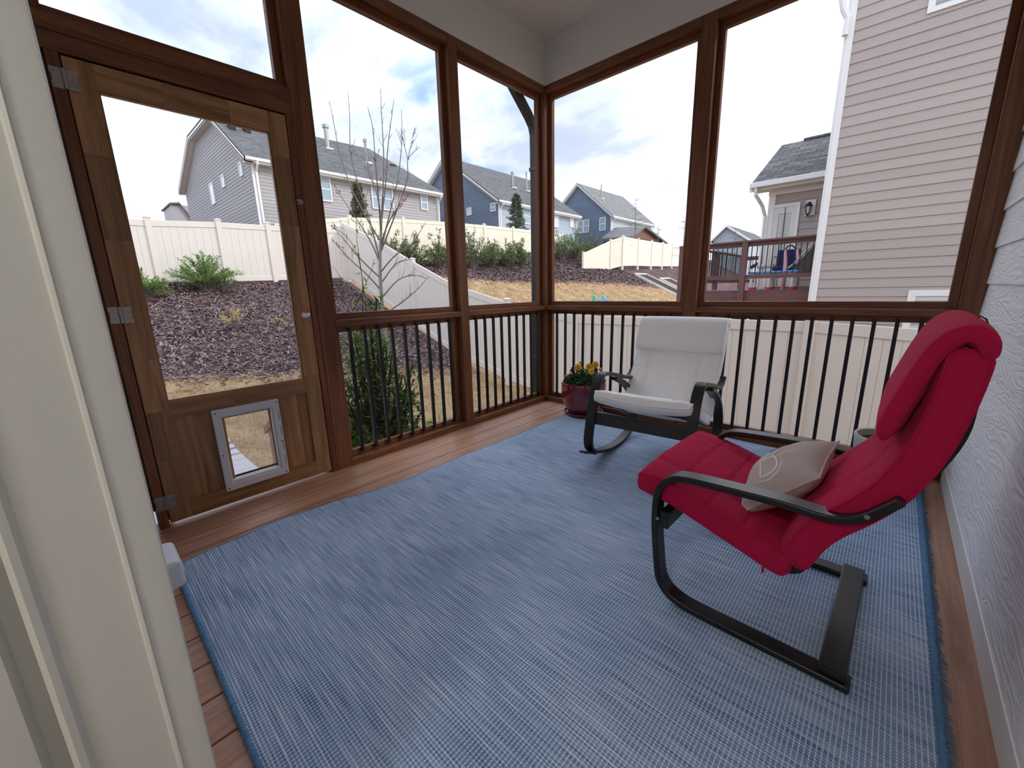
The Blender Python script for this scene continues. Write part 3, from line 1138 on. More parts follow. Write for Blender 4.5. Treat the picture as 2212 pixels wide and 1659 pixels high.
ARM_F = [(0.0, 0.0), (0.10, 0.0), (0.25, 0.0), (0.40, 0.001), (0.450, 0.006), (0.490, 0.021), (0.518, 0.048), (0.534, 0.085), (0.545, 0.16), (0.555, 0.25), (0.558, 0.32), (0.556, 0.375),
         (0.546, 0.412), (0.526, 0.444), (0.496, 0.465), (0.455, 0.474), (0.379, 0.479), (0.291, 0.483), (0.20, 0.486), (0.125, 0.483), (0.085, 0.487), (0.050, 0.502), (0.015, 0.536), (-0.015, 0.572)]
SEAT_F = [(0.612, 0.345), (0.55, 0.336), (0.48, 0.318), (0.379, 0.287), (0.283, 0.260), (0.215, 0.244), (0.180, 0.242), (0.152, 0.252), (0.135, 0.272), (0.124, 0.310), (0.114, 0.360),
          (0.100, 0.405), (0.076, 0.442), (0.020, 0.505), (-0.030, 0.562), (-0.068, 0.617), (-0.091, 0.675), (-0.104, 0.727), (-0.107, 0.775), (-0.106, 0.83), (-0.102, 0.890)]


def armchair():
    t = root('armchair', (2.445, -1.545, 0.0095), 'black bentwood cantilever armchair with crimson cushions beside the white sided wall', 'armchair', rotz=PI - R(1.2))
    W, w = 0.298, 0.056
    arm = catmull(ARM_F, 5)
    for s in (1, -1):
        l0, l1 = (W - w, W) if s > 0 else (-W, -W + w)
        ribbon(arm, 0.021, l0, l1, side=1).build('side_frame', M['black_wood'], t, local=True, bevel=0.004, smooth=35)
    seat = catmull(SEAT_F, 5)
    for s in (1, -1):
        l0, l1 = (W - w - 0.030, W - w - 0.004) if s > 0 else (-W + w + 0.004, -W + w + 0.030)
        # seat strips bolt to the inside of the arms
        ribbon(seat, 0.022, l0, l1, side=-1).build('seat_frame', M['black_wood'], t, local=True, bevel=0.003, smooth=35)
    # rear floor cross rail lying across both runners
    MB().box(0.010, 0.072, -W + w * 0.2, W - w * 0.2, 0.0212, 0.040).build('rear_cross_rail', M['black_wood'], t, local=True, bevel=0.004)
    # front cross rail under the seat
    MB().box(0.500, 0.530, -W + 0.004, W - 0.004, 0.270, 0.330).build('front_cross_rail', M['black_wood'], t, local=True, bevel=0.004)
    MB().box(0.575, 0.612, -W + w + 0.004, W - w - 0.004, 0.348, 0.369).build('seat_front_rail', M['black_wood'], t, local=True, bevel=0.004)
    # curved top rail of the back
    mb = ribbon([(-0.1035, 0.845), (-0.1030, 0.862), (-0.1015, 0.888)], 0.018, -W + w + 0.004, W - w - 0.004, side=-1)
    mb.build('back_top_rail', M['black_wood'], t, local=True, bevel=0.004)
    # slats / webbing carrying the cushion
    for k in range(4):
        i = [24, 44, 70, 86][k]
        p, q = np.array(seat[i]), np.array(seat[i + 3])
        T = (q - p) / np.linalg.norm(q - p)
        Nn = np.array([T[1], -T[0]])
        a, b_ = p + Nn * 0.012, q + Nn * 0.012
        ribbon([a, (a + b_) / 2, b_], 0.006, -W + w + 0.030, W - w - 0.030, side=-1).build('sling_slat', M['webbing'], t, local=True)
    # arm bolts
    for s in (1, -1):
        for f_, z_ in ((0.03, 0.508), (0.535, 0.30)):
            MB().tube([(f_, s * (W - 0.003), z_), (f_, s * (W + 0.0015), z_)], 0.006, 12).build('bolt', M['steel'], t, local=True, smooth=40)
    qs = (-0.6, -0.2, 0.2, 0.6)
    cw = 0.268
    sc_ = [(0.628, 0.402), (0.56, 0.397), (0.47, 0.375), (0.37, 0.342), (0.28, 0.312), (0.21, 0.288), (0.165, 0.278)]
    mb, bt, bb = cushion([(f, z) for f, z in sc_[::-1]], 0.052, cw, 0.020, qs, (0.30, 0.52, 0.74), 0.006, seed=2.0, endr=0.022)
    c1 = mb.build('seat_cushion', M['red_cloth'], t, local=True, smooth=60)
    tag(c1, 'crimson quilted seat cushion')
    seam_tube(bt + bt[:1]).build('piping', M['red_cloth'], c1, local=True, smooth=60)
    seam_tube(bb + bb[:1]).build('piping', M['red_cloth'], c1, local=True, smooth=60)
    bc_ = [(0.168, 0.292), (0.150, 0.335), (0.128, 0.390), (0.096, 0.442), (0.040, 0.510), (-0.006, 0.580), (-0.040, 0.665), (-0.062, 0.760), (-0.074, 0.850), (-0.078, 0.915)]
    mb, bt, bb = cushion([(f, z) for f, z in bc_[::-1]], 0.052, cw, 0.018, qs, (), 0.005, seed=5.0, endr=0.024)
    c2 = mb.build('back_cushion', M['red_cloth'], t, local=True, smooth=60)
    tag(c2, 'crimson quilted back cushion')
    seam_tube(bt + bt[:1]).build('piping', M['red_cloth'], c2, local=True, smooth=60)
    seam_tube(bb + bb[:1]).build('piping', M['red_cloth'], c2, local=True, smooth=60)
    hp_ = [(-0.106, 0.895), (-0.098, 0.928), (-0.078, 0.948), (-0.052, 0.942), (-0.030, 0.915), (-0.012, 0.870), (0.006, 0.810), (0.024, 0.745), (0.033, 0.695)]
    mb, bt, bb = cushion(hp_[::-1], 0.024, cw + 0.006, 0.026, (), (0.55,), 0.010, seed=9.0, endr=0.05, taper=0.2)
    c3 = mb.build('head_cushion', M['red_cloth'], t, local=True, smooth=60)
    tag(c3, 'crimson head pillow folded over the backrest')
    seam_tube(bt + bt[:1]).build('piping', M['red_cloth'], c3, local=True, smooth=60)
    # elastic loop at the top and zip pull below the seat
    MB().tube([(-0.085, 0.10, 0.962), (-0.090, 0.106, 0.972), (-0.100, 0.110, 0.966), (-0.108, 0.112, 0.945)], 0.0018, 6).build('elastic_loop', M['rubber'], c3, local=True)
    MB().box(0.225, 0.231, cw - 0.004, cw + 0.002, 0.236, 0.262).build('zip_pull', M['red_cloth'], c1, local=True)
    return t


def rocker():
    yaw = R(5.3)
    lat = Vector((math.cos(yaw), math.sin(yaw), 0))
    O = Vector((1.109, -0.90, 0)) + lat * 0.31
    t = root('rocking_chair', (O.x, O.y, 0.0095), 'black bentwood rocking chair with off-white cushions beside the red flower pot', 'rocking chair', rotz=-PI / 2 + yaw)
    W, w = 0.310, 0.057
    arm = catmull([(0.165, 0.245), (0.140, 0.345), (0.114, 0.428), (0.085, 0.487), (0.052, 0.528), (0.010, 0.551), (-0.05, 0.548), (-0.15, 0.526), (-0.26, 0.497), (-0.36, 0.468), (-0.42, 0.456), (-0.46, 0.458), (-0.495, 0.474), (-0.525, 0.498)], 6)
    low = catmull([(0.165, 0.245), (0.176, 0.185), (0.172, 0.135), (0.148, 0.095), (0.105, 0.068), (0.04, 0.046), (-0.05, 0.024), (-0.15, 0.007), (-0.25, 0.0), (-0.35, 0.004), (-0.44, 0.022), (-0.51, 0.050), (-0.552, 0.090), (-0.570, 0.14),
                   (-0.566, 0.20), (-0.540, 0.26), (-0.490, 0.325), (-0.42, 0.385), (-0.34, 0.432), (-0.25, 0.470), (-0.17, 0.495)], 6)
    for s in (1, -1):
        l0, l1 = (W - w, W) if s > 0 else (-W, -W + w)
        ribbon(arm, 0.021, l0, l1, side=1).build('arm', M['black_wood'], t, local=True, bevel=0.004, smooth=35)
        ribbon(low, 0.021, l0, l1, side=-1).build('rocker_runner', M['black_wood'], t, local=True, bevel=0.004, smooth=35)
        ribbon([(0.232, 0.118), (0.20, 0.108), (0.15, 0.088), (0.10, 0.066)], 0.010, l0 + 0.004, l1 - 0.004, side=1).build('stop_foot', M['black_wood'], t, local=True)
    MB().hexa([(0.118, -W + 0.004, 0.262), (0.146, -W + 0.004, 0.268), (0.146, W - 0.004, 0.268), (0.118, W - 0.004, 0.262)],
              [(0.098, -W + 0.004, 0.330), (0.126, -W + 0.004, 0.336), (0.126, W - 0.004, 0.336), (0.098, W - 0.004, 0.330)]).build('front_cross_rail', M['black_wood'], t, local=True, bevel=0.004)
    seat = catmull([(0.115, 0.372), (0.05, 0.360), (-0.05, 0.327), (-0.16, 0.280), (-0.26, 0.238), (-0.33, 0.213), (-0.375, 0.208), (-0.402, 0.220), (-0.418, 0.245), (-0.432, 0.30), (-0.455, 0.365), (-0.498, 0.430), (-0.56, 0.51), (-0.615, 0.60), (-0.655, 0.69), (-0.680, 0.785)], 6)
    for s in (1, -1):
        l0, l1 = (W - w - 0.030, W - w - 0.004) if s > 0 else (-W + w + 0.004, -W + w + 0.030)
        ribbon(seat, 0.022, l0, l1, side=-1).build('seat_frame', M['black_wood'], t, local=True, bevel=0.003, smooth=35)
    MB().box(0.070, 0.112, -W + w + 0.004, W - w - 0.004, 0.374, 0.392).build('seat_front_rail', M['black_wood'], t, local=True, bevel=0.004)
    mb = ribbon([(-0.668, 0.745), (-0.678, 0.785), (-0.684, 0.822)], 0.018, -W + w + 0.004, W - w - 0.004, side=-1)
    mb.build('back_top_rail', M['black_wood'], t, local=True, bevel=0.004)
    for f0, f1, dz in ((0.0, -0.05, 0), (-0.18, -0.23, 0), (-0.29, -0.33, 0)):
        P = np.array(seat)
        zz = lambda f: float(np.interp(-f, -P[:55, 0], P[:55, 1])) + 0.014
        ribbon([(f0, zz(f0)), ((f0 + f1) / 2, zz((f0 + f1) / 2)), (f1, zz(f1))], 0.006, -W + w + 0.03, W - w - 0.03, side=-1).build('sling_slat', M['webbing'], t, local=True)
    qs = (-0.6, -0.2, 0.2, 0.6)
    cw = 0.272
    sc_ = [(0.128, 0.432), (0.07, 0.422), (-0.02, 0.393), (-0.12, 0.350), (-0.22, 0.306), (-0.30, 0.270), (-0.365, 0.246)]
    mb, bt, bb = cushion(sc_[::-1], 0.050, cw, 0.018, qs, (), 0.006, seed=12.0, endr=0.02)
    # the front edge sags between its corners
    mb.v = [(x, y, z_ - 0.020 * (1 - (y / cw) ** 2) * max(0.0, min(1.0, (x + 0.1) / 0.2))) for x, y, z_ in mb.v]
    sag = lambda L_: [(x, y, z_ - 0.020 * (1 - (y / cw) ** 2) * max(0.0, min(1.0, (x + 0.1) / 0.2))) for x, y, z_ in L_]
    c1 = mb.build('seat_cushion', M['white_cloth'], t, local=True, smooth=60)
    tag(c1, 'off-white seat cushion')
    seam_tube(sag(bt + bt[:1]), 0.004).build('piping', M['white_cloth'], c1, local=True, smooth=60)
    bc_ = [(-0.372, 0.258), (-0.392, 0.300), (-0.412, 0.350), (-0.455, 0.420), (-0.510, 0.498), (-0.560, 0.585), (-0.600, 0.680), (-0.628, 0.760), (-0.640, 0.800)]
    mb, bt, bb = cushion(bc_[::-1], 0.050, cw, 0.016, qs, (), 0.006, seed=15.0, endr=0.024)
    c2 = mb.build('back_cushion', M['white_cloth'], t, local=True, smooth=60)
    tag(c2, 'off-white channel-stitched back cushion')
    seam_tube(bt + bt[:1]).build('piping', M['white_cloth'], c2, local=True, smooth=60)
    seam_tube(bb + bb[:1]).build('piping', M['white_cloth'], c2, local=True, smooth=60)
    hp_ = [(-0.668, 0.782), (-0.664, 0.812), (-0.645, 0.832), (-0.618, 0.828), (-0.596, 0.800), (-0.570, 0.745), (-0.545, 0.690), (-0.522, 0.640)]
    mb, bt, bb = cushion(hp_[::-1], 0.022, cw + 0.004, 0.020, (), (), 0.014, seed=19.0, endr=0.04, taper=0.2)
    c3 = mb.build('head_cushion', M['white_cloth'], t, local=True, smooth=60)
    tag(c3, 'crumpled off-white head pillow')
    seam_tube(bt + bt[:1]).build('piping', M['white_cloth'], c3, local=True, smooth=60)
    return t


armchair()
rocker()


# ------------------------------------------------------------------ linen pillow
def pillow():
    # corners: A far top, B near top, C near bottom, D far bottom
    A, B, C_, D = (Vector(p) for p in ((2.315, -1.395, 0.552), (2.300, -1.695, 0.530), (2.118, -1.725, 0.358), (2.098, -1.385, 0.372)))
    nrm = ((A - C_).cross(D - B)).normalized()
    if nrm.z < 0: nrm = -nrm
    t = root('throw_pillow', tuple((A + B + C_ + D) / 4 - nrm * 0.07), 'beige linen throw pillow with cream embroidered lettering leaning on the crimson cushions', 'pillow')
    n = 44

    def pos(u, v, side):
        # pincushion outline: the sides bow inwards, corners stay sharp
        uu, vv = u, v
        k = 0.07
        pu = 0.5 + (uu - 0.5) * (1 - k * (1 - (2 * abs(vv - 0.5)) ** 2))
        pv = 0.5 + (vv - 0.5) * (1 - k * (1 - (2 * abs(uu - 0.5)) ** 2))
        p = (A * (1 - pu) + B * pu) * (1 - pv) + (D * (1 - pu) + C_ * pu) * pv
        e = max(0.0, (1 - (2 * abs(u - .5)) ** 2.2) * (1 - (2 * abs(v - .5)) ** 2.2))
        h = (0.082 if side > 0 else 0.060) * e ** 0.55
        w_ = mnoise.noise(Vector((u * 7, v * 3, side * 2.0))) * 0.010 + math.sin(u * 60 + v * 9) * 0.0022 * max(0, 0.45 - v) * 2
        return p + nrm * side * (h + w_ * e)
    mb = MB()
    mb.grid([[pos(i / n, j / n, 1) for i in range(n + 1)] for j in range(n + 1)])
    mb.grid([[pos(i / n, j / n, -1) for i in range(n + 1)][::-1] for j in range(n + 1)])
    body = mb.build('pillow_cover', M['linen'], t, smooth=70)
    edge = [pos(i / n, 0, 1) for i in range(n + 1)] + [pos(1, j / n, 1) for j in range(n + 1)] + [pos(1 - i / n, 1, 1) for i in range(n + 1)] + [pos(0, 1 - j / n, 1) for j in range(n + 1)]
    MB().tube(edge, 0.003, 6).build('seam', M['linen'], body, smooth=60)

    def stroke(mbx, uv, r_):
        P = resample(catmull(uv, 5), 40)
        mbx.tube([tuple(pos(u, v, 1) + nrm * 0.001) for u, v in P], r_, 5)
    # a big outlined D, part of a second letter, and a line of small dark script
    m1 = MB()
    stroke(m1, [(0.86, 0.60), (0.74, 0.60), (0.62, 0.60)], 0.0032)
    stroke(m1, [(0.86, 0.60), (0.875, 0.50), (0.83, 0.41), (0.74, 0.38), (0.65, 0.41), (0.605, 0.50), (0.62, 0.60)], 0.0032)
    stroke(m1, [(0.90, 0.63), (0.925, 0.50), (0.87, 0.36), (0.74, 0.325)], 0.0022)
    stroke(m1, [(0.54, 0.63), (0.52, 0.52), (0.46, 0.45), (0.44, 0.38)], 0.0026)
    stroke(m1, [(0.50, 0.64), (0.44, 0.55), (0.40, 0.50)], 0.0022)
    m1.build('lettering', M['embroidery'], body)
    m2 = MB()
    stroke(m2, [(0.30, 0.58), (0.26, 0.52), (0.24, 0.46), (0.20, 0.44)], 0.0018)
    for k in range(7):
        u0 = 0.20 + k * 0.012
        stroke(m2, [(u0, 0.43 + 0.012 * k), (u0 - 0.012, 0.40 + 0.012 * k), (u0 + 0.008, 0.395 + 0.012 * k), (u0 + 0.004, 0.42 + 0.012 * k)], 0.0014)
    m2.build('dark_script', M['dark_thread'], body)


pillow()


# ------------------------------------------------------------------ flower pots on the porch
M['pansy_leaf'] = leafmat('pansy_leaves', (0.02, 0.05, 0.015), (0.09, 0.17, 0.06), 0.25)
M['pansy_yellow'] = plain('yellow_petals', (0.85, 0.52, 0.01), 0.6, var=0.15, nscale=40)
M['pansy_purple'] = plain('purple_petals', (0.045, 0.01, 0.035), 0.6)
M['succulent'] = leafmat('succulent_leaves', (0.09, 0.13, 0.06), (0.24, 0.27, 0.14), 0.1)


def red_pot():
    cx, cy = 0.535, -0.165
    z0 = 0.0130
    s = MB().lathe([(0.0001, z0), (0.150, z0), (0.162, z0 + 0.010), (0.166, z0 + 0.026), (0.160, z0 + 0.026), (0.154, z0 + 0.012), (0.0001, z0 + 0.008)], cx, cy, 56)
    so = s.build('plant_saucer', M['red_clay'], smooth=50)
    tag(so, 'round dark red clay saucer under the glazed red flower pot', 'saucer')
    t = root('potted_pansies', (cx, cy, z0 + 0.010), 'glossy dark red ceramic pot of yellow pansies in the porch corner', 'potted plant')
    b0 = z0 + 0.010
    prof = [(0.0001, b0), (0.105, b0), (0.125, b0 + 0.006), (0.150, b0 + 0.04), (0.172, b0 + 0.09), (0.183, b0 + 0.15), (0.187, b0 + 0.20), (0.187, b0 + 0.262), (0.184, b0 + 0.270), (0.176, b0 + 0.270), (0.173, b0 + 0.262), (0.172, b0 + 0.235), (0.0001, b0 + 0.235)]
    MB().lathe(prof, cx, cy, 64).build('pot', M['red_glaze'], t, smooth=50)
    mb = MB()
    rows = []
    MB().lathe([(0.171, b0 + 0.236), (0.12, b0 + 0.245), (0.05, b0 + 0.25), (0.0001, b0 + 0.252)], cx, cy, 32).build('soil', M['soil'], t, smooth=60)
    # foliage clump, leaning to the right half of the pot
    for i in range(900):
        a = random.uniform(0, 2 * PI)
        rr = 0.15 * math.sqrt(random.random())
        x, y = cx + 0.012 + rr * math.cos(a), cy + rr * math.sin(a)
        zt_ = b0 + 0.25 + 0.115 * (1 - (rr / 0.17) ** 2) * random.uniform(0.15, 1.0)
        d = Vector((math.cos(a) * random.uniform(.2, 1), math.sin(a) * random.uniform(.2, 1), random.uniform(-0.25, 0.9))).normalized()
        mb.leaf((x, y, zt_), d, Vector((random.gauss(0, .4), random.gauss(0, .4), 1)).normalized(), random.uniform(0.03, 0.052), random.uniform(0.014, 0.022))
    mb.build('foliage', M['pansy_leaf'], t)

    def flower(px, py, pz, face, r_, mt, nm='flower'):
        fx = Vector(face).normalized()
        u = fx.cross(Vector((0, 0, 1))).normalized()
        v = u.cross(fx)
        m_ = MB()
        c = Vector((px, py, pz))
        for a0, rr, off in ((90, 1.0, 0.0), (40, .95, .004), (140, .95, .004), (200, .9, .007), (-20, .9, .007), (270, 1.05, .009)):
            a = R(a0)
            pc = c + (u * math.cos(a) + v * math.sin(a)) * r_ * 0.55 + fx * off
            ring = []
            for k in range(10):
                b_ = 2 * PI * k / 10
                q = pc + (u * math.cos(b_) + v * math.sin(b_)) * r_ * 0.52 * rr + fx * (0.006 * math.sin(3 * b_ + a0) - 0.004)
                ring.append(tuple(q))
            o = len(m_.v)
            m_.v += [tuple(pc + fx * 0.004)] + ring
            m_.f += [(o, o + 1 + k, o + 1 + (k + 1) % 10) for k in range(10)]
        f = m_.build(nm, mt, t)
        MB().tube([c - fx * 0.002, c - fx * 0.02 - Vector((0, 0, .03)), Vector((px, py, b0 + 0.26))], 0.0022, 5).build('flower_stem', M['pansy_leaf'], f)
        return f
    tw = Vector((1.75, -2.85, 0.75))
    for px, py, pz, r_, mt in ((0.500, -0.20, 0.408, 0.036, 'pansy_yellow'), (0.590, -0.17, 0.425, 0.030, 'pansy_yellow'), (0.630, -0.14, 0.440, 0.030, 'pansy_yellow'),
                               (0.640, -0.21, 0.395, 0.027, 'pansy_yellow'), (0.385, -0.20, 0.320, 0.020, 'pansy_yellow'), (0.672, -0.20, 0.412, 0.018, 'pansy_purple'), (0.420, -0.15, 0.385, 0.022, 'pansy_purple'), (0.445, -0.21, 0.382, 0.018, 'pansy_purple'), (0.505, -0.17, 0.452, 0.012, 'pansy_yellow'), (0.70, -0.18, 0.418, 0.015, 'pansy_yellow')):
        f = flower(px, py, pz, tw + Vector((random.gauss(0, .4), random.gauss(0, .4), random.gauss(0, .4))), r_, M[mt])
        if mt == 'pansy_yellow':
            MB().lathe([(0.004, pz - 0.002), (0.0055, pz + 0.002), (0.0001, pz + 0.004)], px + 0.005, py - 0.008, 8).build('flower_eye', M['pansy_purple'], f)


def white_pot():
    cx, cy, z0 = 2.455, -0.165, 0.0005
    z0 = 0.0165
    t = root('potted_succulent', (cx, cy, z0), 'grey-white ceramic pot with a small succulent behind the crimson armchair', 'potted plant')
    prof = [(0.0001, z0), (0.085, z0), (0.098, z0 + 0.008), (0.118, z0 + 0.07), (0.130, z0 + 0.14), (0.135, z0 + 0.20), (0.138, z0 + 0.228), (0.134, z0 + 0.234), (0.124, z0 + 0.230), (0.120, z0 + 0.195), (0.0001, z0 + 0.195)]
    MB().lathe(prof, cx, cy, 56).build('pot', M['white_glaze'], t, smooth=50)
    MB().lathe([(0.119, z0 + 0.196), (0.06, z0 + 0.202), (0.0001, z0 + 0.205)], cx, cy, 24).build('soil', M['soil'], t, smooth=60)
    mb = MB()
    for s in range(9):
        sx, sy = cx + random.uniform(-.07, .07), cy + random.uniform(-.06, .06)
        zt_ = z0 + random.uniform(0.24, 0.33)
        for i in range(16):
            a = i * 2.4
            d = Vector((math.cos(a), math.sin(a), 0.5)).normalized()
            mb.leaf((sx, sy, zt_ - 0.03 + 0.002 * i), d, Vector((0, 0, 1)), 0.032, 0.014)
        mb.tube([(sx, sy, z0 + 0.20), (sx, sy, zt_)], 0.004, 5)
    mb.build('succulent', M['succulent'], t)


red_pot()
white_pot()

# ================================================================== THE YARDS
def smooth(t):
    t = min(1.0, max(0.0, t))
    return t * t * (3 - 2 * t)


def ground_z(x, y):
    k = smooth((y - 3.2) / 1.0)
    s = 0.36 * (1 - k) + (0.385 + 0.10 * smooth((y - 10) / 12)) * k
    b = -1.05 * (1 - k) - 1.2 * k
    d = -4.4 - x
    z = b + s * min(max(d, 0.0), 9.6)
    # ease the foot of the bank
    if -0.8 < d < 0.8:
        z += 0.5 * s * (0.8 - abs(d)) ** 2 / 1.6
    if d > 9.6:
        z += 0.10 * (d - 9.6)
    if y > 45:
        z += 0.03 * (y - 45)
    return z + 0.03 * mnoise.noise(Vector((x * 0.6, y * 0.6, 0)))


def ground_mat():
    m, nt, b = new_mat('lawn_and_mulch')
    N, L = nt.nodes.new, nt.links.new
    tc = N('ShaderNodeTexCoord')
    sp = N('ShaderNodeSeparateXYZ')
    L(tc.outputs['Object'], sp.inputs[0])

    def mth(op, a, b_=None, c=None, clamp=False):
        n = N('ShaderNodeMath'); n.operation = op; n.use_clamp = clamp
        for i, v in enumerate((a, b_, c)):
            if v is None: continue
            if isinstance(v, (int, float)): n.inputs[i].default_value = v
            else: L(v, n.inputs[i])
        return n.outputs[0]

    def nz(scale, detail=5, rough=0.6, dist=0.0, vec=None):
        n = N('ShaderNodeTexNoise')
        n.inputs['Scale'].default_value = scale
        n.inputs['Detail'].default_value = detail
        n.inputs['Roughness'].default_value = rough
        n.inputs['Distortion'].default_value = dist
        L(vec or tc.outputs['Object'], n.inputs['Vector'])
        return n.outputs['Fac']

    def ramp(f, st):
        n = N('ShaderNodeValToRGB'); L(f, n.inputs[0])
        e = n.color_ramp.elements
        e[0].position, e[0].color = st[0][0], (*st[0][1], 1)
        e[1].position, e[1].color = st[-1][0], (*st[-1][1], 1)
        for p, c in st[1:-1]:
            q = e.new(p); q.color = (*c, 1)
        return n.outputs[0]
    X, Y = sp.outputs['X'], sp.outputs['Y']
    ours = mth('MULTIPLY_ADD', Y, 0.25, -6.0)
    nb = mth('MULTIPLY_ADD', Y, 0.20, -13.6)
    isn = mth('GREATER_THAN', Y, 3.7)
    xb = mth('ADD', mth('MULTIPLY', ours, mth('SUBTRACT', 1.0, isn)), mth('MULTIPLY', nb, isn))
    wob = mth('MULTIPLY', mth('SUBTRACT', nz(1.4, 4, 0.6), 0.5), 1.6)
    mul = mth('MULTIPLY_ADD', mth('ADD', mth('SUBTRACT', xb, X), wob), 3.0, 0.5, clamp=True)
    gras = ramp(mth('MULTIPLY_ADD', nz(38, 4, 0.7, 0.6), 0.6, mth('MULTIPLY', nz(2.2, 3), 0.4)), [(0.32, (0.20, 0.12, 0.06)), (0.48, (0.42, 0.28, 0.145)), (0.64, (0.64, 0.475, 0.275))])
    mulc = ramp(mth('MULTIPLY_ADD', nz(42, 5, 0.75, 1.2), 0.75, mth('MULTIPLY', nz(1.8, 3), 0.25)), [(0.34, (0.030, 0.017, 0.018)), (0.50, (0.125, 0.075, 0.075)), (0.62, (0.30, 0.22, 0.205)), (0.72, (0.55, 0.45, 0.38))])
    mx = N('ShaderNodeMix'); mx.data_type = 'RGBA'
    L(mul, mx.inputs['Factor']); L(gras, mx.inputs['A']); L(mulc, mx.inputs['B'])
    L(mx.outputs['Result'], b.inputs['Base Color'])
    b.inputs['Roughness'].default_value = 0.95
    b.inputs['Specular IOR Level'].default_value = 0.1
    bp = N('ShaderNodeBump')
    bp.inputs['Strength'].default_value = 0.9
    bp.inputs['Distance'].default_value = 0.06
    L(nz(30, 5, 0.7, 0.5), bp.inputs['Height'])
    L(bp.outputs[0], b.inputs['Normal'])
    return m


M['ground'] = ground_mat()
xs = np.unique(np.r_[np.linspace(-75, -26, 25), np.linspace(-26, 3, 146), np.linspace(3, 16, 14)])
ys = np.unique(np.r_[np.linspace(-22, -5, 18), np.linspace(-5, 26, 156), np.linspace(26, 95, 47)])
tag(MB().grid([[(x, y, ground_z(x, y)) for y in ys] for x in xs]).build('ground', M['ground'], smooth=180), kind='structure')


def mulch_edge(x, y):
    return (0.25 * y - 6.0) if y < 3.7 else (0.20 * y - 13.6)


def scatter(name, n, region, test, mk, mat, label, cat):
    """many tiny blades or chips as one uncountable surface"""
    mb = MB()
    c = 0
    while c < n:
        x, y = random.uniform(*region[0]), random.uniform(*region[1])
        if not test(x, y):
            continue
        mk(mb, x, y, ground_z(x, y))
        c += 1
    o = mb.build(name, mat)
    tag(o, label, cat, kind='stuff')
    return o


M['straw'] = leafmat('dormant_grass', (0.26, 0.16, 0.075), (0.66, 0.48, 0.27), 0.2, 0.8)
M['chips'] = leafmat('mulch_chips', (0.035, 0.018, 0.018), (0.36, 0.25, 0.235), 0.0, 0.9)


def blade(mb, x, y, z):
    a = random.uniform(0, 2 * PI)
    h = random.uniform(0.02, 0.055)
    l_ = random.uniform(0.03, 0.08)
    w_ = 0.006
    ca, sa = math.cos(a), math.sin(a)
    mb.add([(x - sa * w_, y + ca * w_, z - 0.01), (x + sa * w_, y - ca * w_, z - 0.01), (x + ca * l_, y + sa * l_, z + h)], [(0, 1, 2)])


def blade_big(mb, x, y, z):
    a = random.uniform(0, 2 * PI)
    h = random.uniform(0.03, 0.10)
    l_ = random.uniform(0.05, 0.15)
    w_ = 0.014
    ca, sa = math.cos(a), math.sin(a)
    mb.add([(x - sa * w_, y + ca * w_, z - 0.01), (x + sa * w_, y - ca * w_, z - 0.01), (x + ca * l_, y + sa * l_, z + h)], [(0, 1, 2)])


def chip(mb, x, y, z, k=1.0):
    a = random.uniform(0, 2 * PI)
    t = random.uniform(-0.5, 0.5)
    l_ = random.uniform(0.025, 0.06) * k
    w_ = random.uniform(0.006, 0.014) * k
    d = Vector((math.cos(a), math.sin(a), t + 0.25 * -math.cos(a))).normalized()
    s_ = Vector((-math.sin(a), math.cos(a), random.uniform(-.6, .6))).normalized()
    p = Vector((x, y, z + 0.012 * k))
    mb.add([tuple(p - d * l_ - s_ * w_), tuple(p + d * l_ - s_ * w_), tuple(p + d * l_ * 0.9 + s_ * w_), tuple(p - d * l_ + s_ * w_)], [(0, 1, 2, 3)])


scatter('lawn_grass', 22000, ((-7.0, -0.6), (-3.8, 3.6)), lambda x, y: x > mulch_edge(x, y) + random.gauss(0, 0.25) and not (y < -1.72 and y > -3.0 and x > -4.6), blade, M['straw'],
        'dormant straw-coloured lawn between the porch and the mulch bank', 'grass')
scatter('mulch_bed', 26000, ((-11.4, -4.6), (-3.4, 3.6)), lambda x, y: x < mulch_edge(x, y) + random.gauss(0, 0.25), chip, M['chips'],
        'purple-brown shredded mulch on the bank inside the tan fence', 'mulch')
scatter('lawn_grass', 20000, ((-12.0, -1.5), (3.9, 24)), lambda x, y: x > mulch_edge(x, y) + random.gauss(0, 0.3), blade_big, M['straw'],
        'dormant straw-coloured lawn sloping up beyond the side fence', 'grass')
scatter('mulch_bed', 20000, ((-14.0, -8.5), (3.9, 23)), lambda x, y: x < mulch_edge(x, y) + random.gauss(0, 0.3), lambda mb, x, y, z: chip(mb, x, y, z, 1.7), M['chips'],
        'purple-brown shredded mulch below the row of shrubs beyond the side fence', 'mulch')


